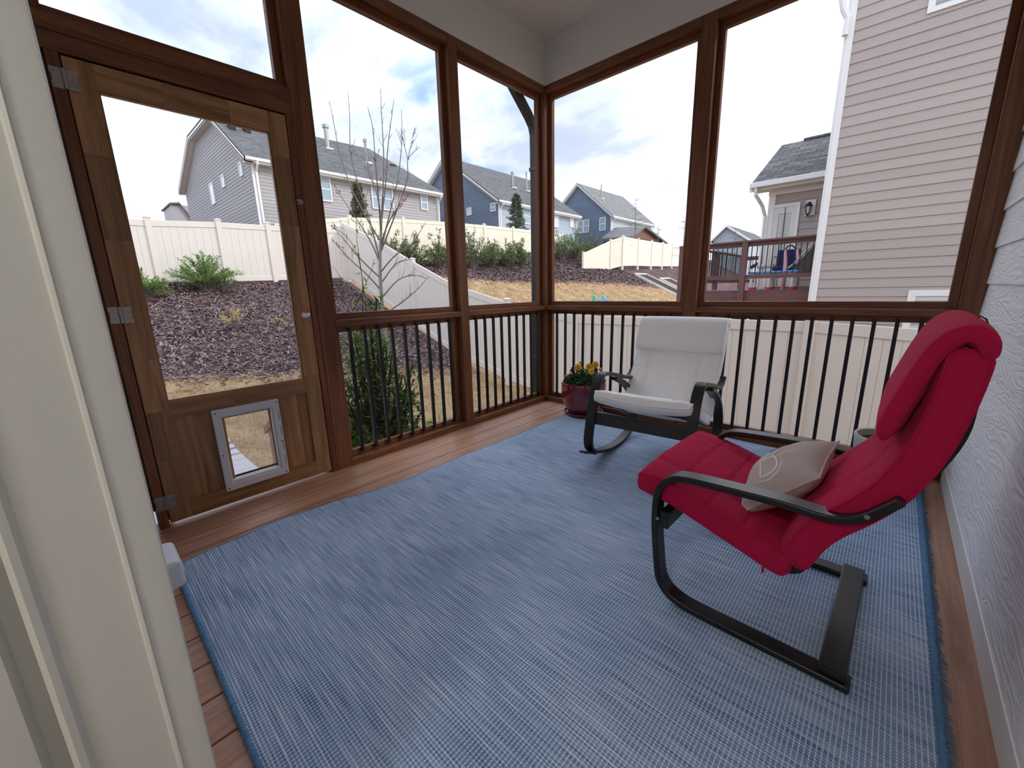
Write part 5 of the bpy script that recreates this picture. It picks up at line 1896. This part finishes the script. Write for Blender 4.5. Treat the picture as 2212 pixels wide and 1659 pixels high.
deck()
M['navy_cushion'] = fabric('navy_cushion', (0.02, 0.025, 0.09))
M['wicker'] = plain('dark_wicker', (0.10, 0.075, 0.055), 0.7, var=0.5, nscale=120, bump=0.8, bscale=160)
M['tan_metal'] = plain('tan_metal', (0.42, 0.36, 0.30), 0.4)
M['pink'] = plain('pink_plastic', (0.75, 0.38, 0.36), 0.5)
M['toy_blue'] = plain('blue_plastic', (0.10, 0.30, 0.75), 0.35)
M['toy_red'] = plain('red_plastic', (0.65, 0.04, 0.06), 0.35)
M['toy_green'] = plain('green_plastic', (0.12, 0.62, 0.27), 0.35)
M['toy_aqua'] = plain('aqua_plastic', (0.16, 0.62, 0.58), 0.35)
M['green_pot'] = plain('green_plastic_planter', (0.22, 0.40, 0.14), 0.5)
M['grey_plastic'] = plain('grey_plastic', (0.45, 0.46, 0.47), 0.5)


def deck_things():
    z = 0.931
    t = root('patio_chair', (0.35, 8.9, z), 'tan metal patio chair with navy cushions on the deck', 'chair')
    for x in (0.10, 0.60):
        MB().tube([(x, 8.62, z), (x, 8.62, 1.60), (x, 8.66, 1.68), (x, 9.1, 1.70), (x, 9.16, z)], 0.018, 6).build('side_frame', M['tan_metal'], t)
    MB().box(0.12, 0.58, 8.62, 9.12, 1.36, 1.46).build('seat_cushion', M['navy_cushion'], t, bevel=0.03)
    MB().box(0.12, 0.58, 9.06, 9.18, 1.46, 1.86).build('back_cushion', M['navy_cushion'], t, bevel=0.03)
    t = root('wicker_chair', (0.85, 8.4, z), 'dark wicker lounge chair with a pale rim partly hidden by the white corner trim', 'chair')
    MB().prism([(0.55, 1.30), (0.62, 1.42), (0.95, 1.86), (1.05, 1.88), (1.05, 1.30)], lambda p, q, tt: (p, tt, q), 8.2, 8.7).build('shell', M['wicker'], t)
    MB().tube([(0.50, 8.18, 1.38), (0.60, 8.18, 1.47), (0.93, 8.18, 1.90), (1.06, 8.18, 1.93)], 0.022, 6).build('rim', M['tan_metal'], t)
    for x in (0.62, 1.0):
        for y in (8.25, 8.65):
            MB().tube([(x, y, z), (x, y, 1.31)], 0.02, 6).build('leg', M['bronze'], t)
    t = root('toy_table', (0.30, 7.85, z), 'blue-topped plastic play table with white legs and red feet on the deck', 'toy')
    MB().box(-0.16, 0.80, 7.6, 8.1, 1.29, 1.335).build('table_top', M['toy_blue'], t, bevel=0.015)
    for x in (-0.08, 0.27, 0.70):
        for y in (7.66, 8.04):
            l_ = MB().tube([(x, y, z + 0.06), (x, y, 1.29)], 0.03, 8).build('leg', M['trim_white'], t)
            MB().tube([(x, y, z), (x, y, z + 0.06)], 0.045, 8).build('foot', M['toy_red'], l_)
    t = root('toy_arch', (0.50, 8.25, z), 'pair of pink posts with a dark curved handle standing behind the blue play table', 'toy')
    for x, dx in ((0.44, -0.035), (0.68, -0.05)):
        MB().tube([(x, 8.28, z), (x + 0.01, 8.28, 1.35), (x + dx * 0.2, 8.28, 1.55), (x + dx, 8.28, 1.80)], [0.045, 0.045, 0.035, 0.026], 8).build('post', M['pink'], t, smooth=60)
    MB().tube([(0.405, 8.28, 1.80), (0.44, 8.28, 1.88), (0.52, 8.28, 1.89), (0.60, 8.28, 1.82), (0.63, 8.28, 1.76)], 0.018, 6).build('handle', M['rubber'], t)
    t = root('side_table', (0.05, 9.2, z), 'small grey plastic side table left of the patio chair on the deck', 'table')
    MB().box(-0.30, 0.06, 9.0, 9.5, 1.46, 1.53).build('table_top', M['grey_plastic'], t, bevel=0.01)
    for x in (-0.26, 0.02):
        for y in (9.05, 9.45):
            MB().box(x - 0.02, x + 0.02, y - 0.02, y + 0.02, z, 1.46).build('leg', M['trim_white'], t)
    # green planter below the deck on a stand
    cx, cy = -0.40, 9.0
    t = root('planter', (cx, cy, 0.25), 'green plastic planter with bare stems under the edge of the deck', 'planter')
    MB().lathe([(0.0001, 0.25), (0.10, 0.25), (0.135, 0.70), (0.150, 0.70), (0.150, 0.75), (0.125, 0.75), (0.12, 0.66), (0.0001, 0.66)], cx, cy, 24).build('tub', M['green_pot'], t, smooth=40)
    m_ = MB()
    for k in range(6):
        a = k * 1.05
        m_.tube([(cx, cy, 0.66), (cx + 0.05 * math.cos(a), cy + 0.05 * math.sin(a), 0.78), (cx + 0.15 * math.cos(a), cy + 0.1 * math.sin(a), 0.88)], 0.005, 4)
    m_.build('stems', M['twig'], t)
    t = root('plant_stand', (cx, cy, -1.2), 'dark wooden plant stand carrying the green planter', 'stand')
    MB().box(cx - 0.16, cx + 0.16, cy - 0.16, cy + 0.16, 0.20, 0.25).build('stand_top', M['deckbrownX'], t)
    for dx in (-0.13, 0.13):
        for dy in (-0.13, 0.13):
            MB().box(cx + dx - 0.025, cx + dx + 0.025, cy + dy - 0.025, cy + dy + 0.025, -1.22, 0.20).build('leg', M['deckbrownZ'], t)


deck_things()


# ------------------------------------------------------------------ lawn toys and beds on the hill
def slide():
    gx, gy = -7.45, 13.15
    g = ground_z(gx, gy)
    t = root('toy_slide', (gx, gy, g), 'small green and blue plastic toy slide on the lawn beyond the fence', 'toy')
    d = Vector((0.86, 0.5, 0)).normalized()
    s = Vector((-0.5, 0.86, 0))
    o = Vector((-7.56, 13.14, g))
    for k, (off, mt) in enumerate(((0.0, 'toy_green'), (0.40, 'toy_aqua'))):
        p = o + s * 0 + d * off
        pts = []
        prof = [(-0.16, 0.0), (0.16, 0.0), (0.10, 0.62), (0.05, 0.72), (-0.03, 0.72), (-0.07, 0.66)]
        mb = MB().prism(prof, lambda a, b_, tt: tuple(p + d * a + s * tt + Vector((0, 0, b_))), -0.06, 0.06)
        mb.build('ladder_side', M[mt], t, bevel=0.03, seg=3)
    for off in (0.22, 0.55):
        p = o + d * off - s * 0.12
        prof = [(-0.16, 0.0), (0.16, 0.0), (0.16, 0.34), (0.11, 0.46), (0.0, 0.52), (-0.11, 0.46), (-0.16, 0.34)]
        MB().prism(prof, lambda a, b_, tt: tuple(p + d * a + s * tt + Vector((0, 0, b_))), -0.04, 0.04).build('chute_side', M['toy_blue'], t, bevel=0.02)
    p = o + d * 0.38 - s * 0.1
    MB().hexa([tuple(p - d * 0.15 + s * 0.1), tuple(p + d * 0.15 + s * 0.1), tuple(p + d * 0.15 - s * 0.9), tuple(p - d * 0.15 - s * 0.9)],
              [tuple(p - d * 0.15 + s * 0.1 + Vector((0, 0, .45))), tuple(p + d * 0.15 + s * 0.1 + Vector((0, 0, .45))), tuple(p + d * 0.15 - s * 0.9 + Vector((0, 0, .06))), tuple(p - d * 0.15 - s * 0.9 + Vector((0, 0, .06)))]).build('chute', M['toy_blue'], t)


slide()
for k, (cx, cy, lb) in enumerate(((-8.6, 24.0, 'left'), (-8.0, 26.6, 'right'))):
    t = root('raised_bed', (cx, cy, ground_z(cx, cy)), '%s of two pale timber-edged garden beds on the far slope' % lb, 'garden bed', 'timber garden beds')
    L2, W2 = 2.0, 0.85
    c4 = [(cx - L2, cy - W2), (cx + L2, cy - W2), (cx + L2, cy + W2), (cx - L2, cy + W2)]
    for i in range(4):
        a, b_ = c4[i], c4[(i + 1) % 4]
        A, B = Vector((a[0], a[1], ground_z(*a))), Vector((b_[0], b_[1], ground_z(*b_)))
        dd = (B - A).normalized()
        n_ = Vector((-dd.y, dd.x, 0)) * 0.04
        u_ = Vector((0, 0, 0.16))
        MB().hexa([tuple(A - n_), tuple(B - n_), tuple(B + n_), tuple(A + n_)], [tuple(A - n_ + u_), tuple(B - n_ + u_), tuple(B + n_ + u_), tuple(A + n_ + u_)]).build('timber', M['trim_cream'], t)
    MB().hexa([(x, y, ground_z(x, y)) for x, y in c4], [(x, y, ground_z(x, y) + 0.09) for x, y in c4]).build('bed_soil', M['soil'], t)


# ------------------------------------------------------------------ plants
M['leaf_dark'] = leafmat('glossy_dark_leaves', (0.025, 0.065, 0.014), (0.19, 0.32, 0.07), 0.4, 0.3)
M['leaf_hill'] = leafmat('olive_green_leaves', (0.045, 0.075, 0.022), (0.24, 0.30, 0.10), 0.3, 0.5)
M['leaf_bright'] = leafmat('bright_green_needles', (0.05, 0.13, 0.02), (0.30, 0.44, 0.10), 0.3, 0.5)
M['leaf_yellow'] = leafmat('yellow_leaves', (0.42, 0.33, 0.08), (0.80, 0.68, 0.28), 0.3, 0.6)
M['leaf_conifer'] = leafmat('brown_green_conifer', (0.05, 0.06, 0.025), (0.17, 0.15, 0.075), 0.1, 0.8)
M['leaf_conifer_green'] = leafmat('grey_green_conifer', (0.03, 0.05, 0.028), (0.12, 0.14, 0.08), 0.1, 0.8)
M['leaf_lime'] = leafmat('fresh_green_leaves', (0.18, 0.34, 0.05), (0.42, 0.58, 0.12), 0.45, 0.4)


def rvec():
    v = Vector((random.gauss(0, 1), random.gauss(0, 1), random.gauss(0, 1)))
    return v.normalized()


def shrub(name, base, rx, ry, h, nb, per, ll, lw, mat, label, cat='shrub', group=None, up=0.6, stems='twig', start=0.25, droop=0.0, jitter=0.08):
    t = root(name, base, label, cat, group)
    sb, lb = MB(), MB()
    bx, by, bz = base
    for i in range(nb):
        a = 2 * PI * i / nb + random.uniform(-.3, .3)
        u_ = random.random() ** 0.5
        ex, ey = bx + rx * u_ * math.cos(a), by + ry * u_ * math.sin(a)
        ez = bz + h * (random.uniform(up, 1.0) * (1 - 0.55 * u_ ** 2))
        p0 = Vector((bx + 0.12 * rx * math.cos(a), by + 0.12 * ry * math.sin(a), bz - 0.03))
        p2 = Vector((ex, ey, ez))
        p1 = (p0 + p2) / 2 + Vector((-0.15 * rx * math.cos(a), -0.15 * ry * math.sin(a), 0.16 * h))
        path = [p0 * (1 - s_) ** 2 + p1 * 2 * s_ * (1 - s_) + p2 * s_ ** 2 for s_ in np.linspace(0, 1, 7)]
        sb.tube([tuple(p) for p in path], list(np.linspace(0.012, 0.003, 7) * max(0.6, h)), 4)
        for j in range(per):
            s_ = start + (1 - start) * random.random() ** 0.8
            k = min(5, int(s_ * 6))
            p = path[k].lerp(path[k + 1], s_ * 6 - k) + rvec() * jitter * random.random() * max(rx, ry)
            dirn = ((path[k + 1] - path[k]).normalized() * 0.5 + rvec() * 0.9 - Vector((0, 0, droop))).normalized()
            lb.leaf(p, dirn, (rvec() + Vector((0, 0, 1.0))).normalized(), ll * random.uniform(.6, 1.15), lw * random.uniform(.7, 1.1))
    sb.build('stems', M[stems], t)
    f = lb.build('foliage', M[mat], t)
    return t


# dense glossy bush right outside the left bay
bb = (-0.66, -1.42, ground_z(-0.66, -1.42))
t = shrub('leafy_bush', bb, 0.50, 0.46, 2.15, 90, 120, 0.085, 0.028, 'leaf_dark', 'dense glossy green bush growing just outside the porch balusters', up=0.42, stems='dark_stem', start=0.06, droop=0.35, jitter=0.30)
SHOOTS = [[[-0.66, -1.43, 0.83], [-0.66, -1.44, 0.97], [-0.67, -1.45, 1.32], [-0.7, -1.51, 1.48], [-0.75, -1.61, 1.56]], [[-0.68, -1.46, 0.83], [-0.67, -1.44, 1.15], [-0.67, -1.45, 1.45], [-0.67, -1.44, 1.6]],
          [[-0.72, -1.54, 0.83], [-0.69, -1.48, 1.01], [-0.64, -1.38, 1.22], [-0.62, -1.35, 1.32]]]
m_, l_ = MB(), MB()
for q in SHOOTS:
    P = resample(catmull([[bb[0], bb[1], 0.3]] + q, 5), 24)
    m_.tube([tuple(p) for p in P], list(np.linspace(0.005, 0.0015, 24)), 5)
    for k in (9, 11, 12, 14, 16, 19, 22):
        l_.leaf(tuple(P[k]), (rvec() + Vector((0, 0, .4))).normalized(), Vector((random.gauss(0, .3), random.gauss(0, .3), 1)), random.uniform(.05, .08), .022)
m_.build('long_shoots', M['dark_stem'], t)
l_.build('shoot_leaves', M['leaf_lime'], t)
shrub('seedling', (-2.3, 0.35, ground_z(-2.3, 0.35)), 0.28, 0.28, 0.45, 7, 9, 0.09, 0.03, 'leaf_lime', 'small leafy green seedling on the straw lawn right of the big bush', 'plant', stems='dark_stem')

# our own two spreading evergreens by the back fence and the yellow-leaved twiggy shrub
shrub('spreading_evergreen', (-10.75, -0.42, ground_z(-10.75, -0.42)), 0.62, 0.85, 1.02, 70, 70, 0.085, 0.022, 'leaf_bright', 'larger bright green spreading evergreen against the back fence', group='evergreens at the back fence', up=0.30, start=0.35, jitter=0.07)
shrub('spreading_evergreen', (-10.3, -1.75, ground_z(-10.3, -1.75)), 0.55, 0.55, 0.72, 50, 60, 0.08, 0.022, 'leaf_bright', 'smaller yellow-green spreading evergreen at the left edge of the screen door view', group='evergreens at the back fence', up=0.30, start=0.35, jitter=0.07)
shrub('yellow_shrub', (-8.3, -0.55, ground_z(-8.3, -0.55)), 0.36, 0.40, 0.62, 16, 20, 0.045, 0.026, 'leaf_yellow', 'sparse yellow-leaved twiggy shrub standing alone on the mulch bank', up=0.5, start=0.3)
t = root('fallen_branch', (-8.3, 0.35, ground_z(-8.3, 0.35)), 'yellow-leaved sprig lying on the mulch right of the yellow shrub', 'branch')
P = resample(catmull([(-8.35, 0.12, 0.45), (-8.3, 0.3, 0.42), (-8.25, 0.5, 0.44)], 5), 16)
P[:, 2] = [ground_z(p[0], p[1]) + 0.05 + 0.12 * math.sin(i / 15 * PI) for i, p in enumerate(P)]
MB().tube([tuple(p) for p in P], 0.005, 5).build('stem', M['twig'], t)
m_ = MB()
for p in P:
    for k in range(3):
        m_.leaf(tuple(p), rvec(), Vector((0, 0, 1)), .05, .03)
m_.build('leaves', M['leaf_yellow'], t)

# the row of shrubs on the hill
HILL = [(5.5, 0.85, 1.45, 'first from the left of the hill row, behind the bare tree'), (6.6, 0.80, 1.5, 'second from the left of the hill row'), (7.5, 0.75, 1.35, 'third from the left of the hill row'),
        (8.85, 0.95, 1.75, 'densest of the hill row, left of the middle porch post'), (10.9, 1.05, 1.95, 'tallest of the hill row, just right of the middle porch post'), (12.15, 0.95, 1.75, 'in the hill row below the blue house'),
        (13.35, 0.85, 1.60, 'in the hill row below the grey conifer'), (14.4, 0.85, 1.45, 'in the hill row next to the downspout'), (18.3, 1.15, 1.95, 'first right of the porch corner on the hill'),
        (19.7, 1.15, 1.85, 'second right of the porch corner on the hill'), (21.6, 1.25, 1.75, 'at the right end of the hill row beside the cream fence')]
for y, r_, h_, lb in HILL:
    shrub('hill_shrub', (-13.0, y, ground_z(-13.0, y) - 0.05), 0.8, r_, h_ + 0.15, 30, 44, 0.16, 0.055, 'leaf_hill', 'olive-green loose evergreen shrub, ' + lb, group='row of shrubs on the hill', up=0.45, start=0.22, jitter=0.13)


def conifer(base, h, w_, mat, label):
    t = root('conifer', base, label, 'tree', 'slim conifers behind the hill fence')
    x, y, z = base
    MB().tube([(x, y, z), (x, y, z + h)], [0.09, 0.01], 6).build('trunk', M['twig'], t)
    lb, sb = MB(), MB()
    for i in range(130):
        f = (i + random.random()) / 130
        zz = z + h * (0.06 + 0.92 * f)
        r_ = w_ * (1 - f) ** 0.8 * random.uniform(.6, 1.1) + 0.05
        a = random.uniform(0, 2 * PI)
        e = Vector((x + r_ * math.cos(a), y + r_ * math.sin(a), zz + 0.25 * r_))
        s0 = Vector((x, y, zz))
        sb.tube([tuple(s0), tuple(e)], [0.02, 0.006], 4)
        for j in range(24):
            p = s0.lerp(e, random.uniform(.25, 1.0)) + rvec() * 0.06
            lb.leaf(p, (rvec() + (e - s0).normalized()).normalized(), rvec(), 0.16, 0.05)
    sb.build('branches', M['twig'], t)
    lb.build('foliage', M[mat], t)


conifer((-15.5, 6.55, ground_z(-15.5, 6.55)), 3.1, 0.62, 'leaf_conifer', 'slim brown-green conifer in front of the grey house')
conifer((-15.5, 16.9, ground_z(-15.5, 16.9)), 3.55, 1.0, 'leaf_conifer_green', 'grey-green pointed conifer in front of the blue house')

# the young bare tree inside our fence
TREE = {
    'trunk': [[-5.66, 1.60, -0.66], [-5.66, 1.61, -0.22], [-5.67, 1.59, 0.41], [-5.68, 1.59, 1.0], [-5.66, 1.61, 1.57], [-5.63, 1.66, 2.12], [-5.6, 1.71, 2.57]],
    'leader': [[-5.6, 1.71, 2.57], [-5.56, 1.78, 3.11], [-5.53, 1.84, 3.71], [-5.51, 1.86, 4.37], [-5.5, 1.88, 4.95]],
    'b1': [[-5.64, 1.65, 2.12], [-5.91, 1.54, 2.61], [-6.15, 1.39, 3.23], [-6.32, 1.32, 3.86], [-6.44, 1.33, 4.4], [-6.56, 1.34, 4.89]],
    'b2': [[-5.66, 1.62, 1.75], [-5.76, 1.54, 2.49], [-5.87, 1.42, 3.19], [-5.94, 1.36, 3.78], [-5.94, 1.42, 4.45], [-5.96, 1.44, 4.88]],
    'b3': [[-5.62, 1.68, 2.3], [-5.36, 1.54, 2.78], [-5.17, 1.43, 3.39], [-5.0, 1.34, 3.96], [-4.87, 1.2, 4.24]],
    'b4': [[-5.6, 1.72, 2.57], [-5.49, 1.8, 3.18], [-5.4, 1.87, 3.86], [-5.31, 1.96, 4.42], [-5.25, 2.0, 4.7]],
    'b5': [[-5.64, 1.65, 1.94], [-5.48, 1.88, 2.76], [-5.37, 2.04, 3.37], [-5.29, 2.14, 4.05], [-5.26, 2.16, 4.57]],
    'b6': [[-5.64, 1.64, 1.89], [-5.24, 1.83, 2.63], [-4.94, 1.96, 3.24], [-4.78, 1.89, 3.52], [-4.52, 1.99, 3.7]],
    'b6b': [[-4.78, 1.89, 3.52], [-4.85, 1.83, 4.05]],
    'b6c': [[-4.78, 1.89, 3.52], [-4.68, 2.03, 4.08]],
    'b7': [[-5.67, 1.6, 1.47], [-5.43, 1.81, 1.79], [-5.15, 2.1, 2.06], [-4.92, 2.31, 2.46]],
    'b8': [[-5.67, 1.59, 1.38], [-5.85, 1.3, 1.75], [-5.98, 1.06, 2.12], [-6.09, 0.87, 2.42]],
    'b9': [[-5.68, 1.58, 1.14], [-5.75, 1.32, 1.47], [-5.84, 1.05, 1.75], [-5.92, 0.79, 2.09]],
    'b10': [[-5.68, 1.58, 0.95], [-5.55, 1.95, 1.33], [-5.41, 2.27, 1.42], [-5.28, 2.54, 1.35]],
    'b11': [[-5.67, 1.6, 1.26], [-5.68, 2.0, 1.67], [-5.67, 2.32, 1.78], [-5.65, 2.61, 1.99]],
    'b12': [[-5.68, 1.59, 0.8], [-6.24, 1.43, 1.08], [-6.67, 1.25, 1.39], [-6.99, 1.22, 1.68]],
    'b13': [[-5.67, 1.59, 0.61], [-5.29, 1.85, 0.87], [-4.97, 2.06, 1.15], [-4.74, 2.15, 1.37]],
    'b14': [[-5.66, 1.61, 1.71], [-5.83, 1.54, 2.13], [-6.01, 1.36, 2.59], [-6.17, 1.21, 2.95], [-6.29, 1.12, 3.22]],
    'b15': [[-5.61, 1.71, 2.48], [-5.75, 1.75, 3.04], [-5.89, 1.71, 3.41], [-5.99, 1.73, 3.74], [-6.06, 1.79, 4.16]],
    'b16': [[-5.64, 1.65, 2.03], [-5.37, 1.73, 2.46], [-5.11, 1.88, 2.79], [-4.9, 1.96, 2.94]],
}
t = root('young_tree', (-5.66, 1.60, -0.62), 'slender bare young tree with red buds inside the side fence', 'tree')
tb, br, tw, bd = MB(), MB(), MB(), MB()
P = resample(catmull(TREE['trunk'], 5), 40)
tb.tube([tuple(p) for p in P], list(np.linspace(0.052, 0.022, 40)), 10)
tb.build('trunk', M['bark'], t, smooth=60)
for k, pts in TREE.items():
    if k == 'trunk': continue
    P = resample(catmull(pts, 5), 26)
    r0 = 0.018 if len(pts) > 3 else 0.007
    br.tube([tuple(p) for p in P], list(np.linspace(r0, 0.0045, 26)), 5)
    for j in range(9):
        i = random.randint(8, 24)
        d = (P[min(25, i + 1)] - P[i - 1])
        d = Vector(d).normalized()
        v = (d * 0.9 + rvec() * 0.7 + Vector((0, 0, .25))).normalized()
        ln = random.uniform(.12, .42) * (1.2 - i / 26)
        q1 = Vector(P[i]) + v * ln * 0.5 + rvec() * 0.01
        q2 = q1 + (v + Vector((0, 0, .35))).normalized() * ln * 0.5
        tw.tube([tuple(P[i]), tuple(q1), tuple(q2)], [0.005, 0.004, 0.003], 4)
        zc = q2.z
        if 1.9 < zc < 3.7 and random.random() < .75:
            for n_ in range(5):
                c = q1.lerp(q2, random.random()) + rvec() * 0.015
                bd.tube([tuple(c - Vector((0, 0, .009))), tuple(c), tuple(c + Vector((0, 0, .011)))], [0.002, 0.0085, 0.002], 5)
br.build('branches', M['twig'], t, smooth=60)
tw.build('twigs', M['twig'], t)
bd.build('buds', M['bud'], t)


def sapling(base, h, label, seed):
    rs = random.Random(seed)
    t = root('sapling', base, label, 'tree', 'bare saplings on the far slope')
    x, y, z = base
    MB().tube([(x, y, z - .1), (x + .03, y, z + h * .5), (x + rs.uniform(-.1, .1), y, z + h)], [0.045, 0.03, 0.008], 6).build('trunk', M['twig'], t)
    m2 = MB()
    for i in range(26):
        f = rs.uniform(.3, .97)
        a = rs.uniform(0, 2 * PI)
        ln = (1.1 - f) * h * 0.28 + 0.15
        p0 = Vector((x + .02, y, z + h * f))
        p1 = p0 + Vector((math.cos(a) * ln * .6, math.sin(a) * ln * .6, ln * .12))
        p2 = p1 + Vector((math.cos(a) * ln * .4, math.sin(a) * ln * .4, ln * rs.uniform(-.05, .3)))
        m2.tube([tuple(p0), tuple(p1), tuple(p2)], [0.016, 0.011, 0.006], 4)
    m2.build('branches', M['twig'], t)


sapling((-11.5, 24.67, ground_z(-11.5, 24.67) - 0.35), 5.1, 'thin bare sapling in front of the dark blue house', 11)
sapling((-10.36, 30.6, ground_z(-10.36, 30.6)), 4.9, 'thin bare sapling right of the dark blue house, next to the porch post', 12)
t_ = sapling((-12.5, 30.8, ground_z(-12.5, 30.8)), 3.3, 'short spreading bare sapling against the far cream fence', 13)
sapling((-9.3, 40.4, ground_z(-9.3, 40.4)), 5.2, 'bare sapling in front of the pale blue gabled house', 14)
sapling((-7.5, 42.5, ground_z(-7.5, 42.5)), 5.8, 'bare sapling right of the pale blue gable above the deck', 15)


# ------------------------------------------------------------------ outside the screen door
def steps():
    t = root('entry_steps', (-0.7, -2.5, ground_z(-0.7, -2.5)), 'wooden steps going down from the screen door to the paver path', 'steps')
    for k in range(5):
        z = -0.20 - 0.17 * k
        x = -0.10 - 0.27 * k
        MB().box(x - 0.27, x, -2.98, -2.02, z - 0.035, z).build('tread', M['deck'], t)
    for y in (-3.0, -2.0):
        MB().hexa([(-0.10, y - .02, -0.55), (-0.10, y + .02, -0.55), (-1.2, y + .02, -1.15), (-1.2, y - .02, -1.15)], [(-0.10, y - .02, -0.18), (-0.10, y + .02, -0.18), (-1.5, y + .02, -1.05), (-1.5, y - .02, -1.05)]).build('stringer', M['cedarX'], t)
    t2 = root('handrail', (-0.3, -1.99, -0.1), 'brown wooden handrail of the outside steps behind the screen door corner', 'handrail')
    MB().box(-0.20, -0.11, -2.04, -1.95, -0.40, 0.72).build('newel_post', M['railwood'], t2)
    MB().box(-1.45, -1.36, -2.04, -1.95, -1.1, -0.06).build('newel_post', M['railwood'], t2)
    MB().hexa([(-0.12, -2.06, 0.69), (-0.12, -1.92, 0.69), (-1.5, -1.92, -0.11), (-1.5, -2.06, -0.11)], [(-0.12, -2.06, 0.745), (-0.12, -1.92, 0.745), (-1.5, -1.92, -0.055), (-1.5, -2.06, -0.055)]).build('rail', M['railwood'], t2)
    M['paver'] = plain('grey_pavers', (0.42, 0.41, 0.43), 0.8, var=0.12, nscale=5, bump=0.3)
    t3 = root('paver_path', (-3.2, -2.4, ground_z(-3.2, -2.4)), 'grey paver path across the lawn outside the pet door', 'path')
    m2 = MB()
    x = -1.5
    while x > -4.6:
        m2.box(x - 0.215, x, -3.0, -1.76, -1.12, ground_z(x, -2.4) + 0.035)
        x -= 0.222
    m2.build('pavers', M['paver'], t3, bevel=0.006)
    # downspout at the porch corner
    t4 = root('downspout', (-0.16, 0.06, -1.1), 'dark bronze gutter downspout outside the porch corner post', 'downspout')
    a, b_ = 0.038, 0.028

    def sq(path, nm):
        m3 = MB()
        vs, fs = [], []
        n_ = len(path)
        for i, p in enumerate(path):
            d = Vector(path[min(i + 1, n_ - 1)]) - Vector(path[max(i - 1, 0)])
            d.normalize()
            u_ = Vector((1, 0, 0))
            v_ = d.cross(u_).normalized()
            # fluted rectangular section
            prof = []
            for k in range(24):
                th = 2 * PI * k / 24
                c, s_ = math.cos(th), math.sin(th)
                q = max(abs(c), abs(s_))
                rr = 1 / q * (1 - 0.07 * (k % 2))
                prof.append((c * rr, s_ * rr))
            for c, s_ in prof:
                vs.append(tuple(Vector(p) + u_ * c * b_ + v_ * s_ * a))
        for i in range(n_ - 1):
            for k in range(24):
                q, w_ = i * 24 + k, i * 24 + (k + 1) % 24
                fs.append((q, w_, w_ + 24, q + 24))
        m3.add(vs, fs)
        return m3.build(nm, M['bronze'], t4)
    sq([(-0.165, 0.062, z) for z in (-1.0, 0.0, 1.2, 2.30)], 'pipe')
    sq([(-0.165, 0.062, 2.28), (-0.165, 0.060, 2.40), (-0.165, 0.035, 2.47), (-0.165, -0.02, 2.53), (-0.165, -0.26, 2.74), (-0.165, -0.285, 2.80), (-0.165, -0.29, 2.95)], 'elbow')
    for z in (2.10, 0.4):
        MB().box(-0.197, -0.133, 0.018, 0.106, z, z + 0.03).build('strap', M['bronze'], t4)


steps()


# ------------------------------------------------------------------ unseen fill light added behind the camera to brighten the doorway
def hall_fill_light():
    t = root('added_fill_light', (2.25, -4.4, 2.25), 'added unseen fill light shaped as a round fixture behind the doorway', 'fill light')
    MB().lathe([(0.0001, 2.249), (0.20, 2.249), (0.20, 2.225), (0.185, 2.22), (0.0001, 2.22)], 2.25, -4.4, 32).build('base', M['white_paint'], t, smooth=40)
    m, nt, b = new_mat('fill_emission')
    b.inputs['Base Color'].default_value = (0.9, 0.9, 0.88, 1)
    b.inputs['Emission Color'].default_value = (1.0, 0.97, 0.93, 1)
    b.inputs['Emission Strength'].default_value = FILL_STRENGTH
    MB().lathe([(0.175, 2.2199), (0.165, 2.19), (0.12, 2.165), (0.05, 2.152), (0.0001, 2.15)], 2.25, -4.4, 32).build('fill_diffuser', m, t, smooth=60)


FILL_STRENGTH = 15.0
hall_fill_light()
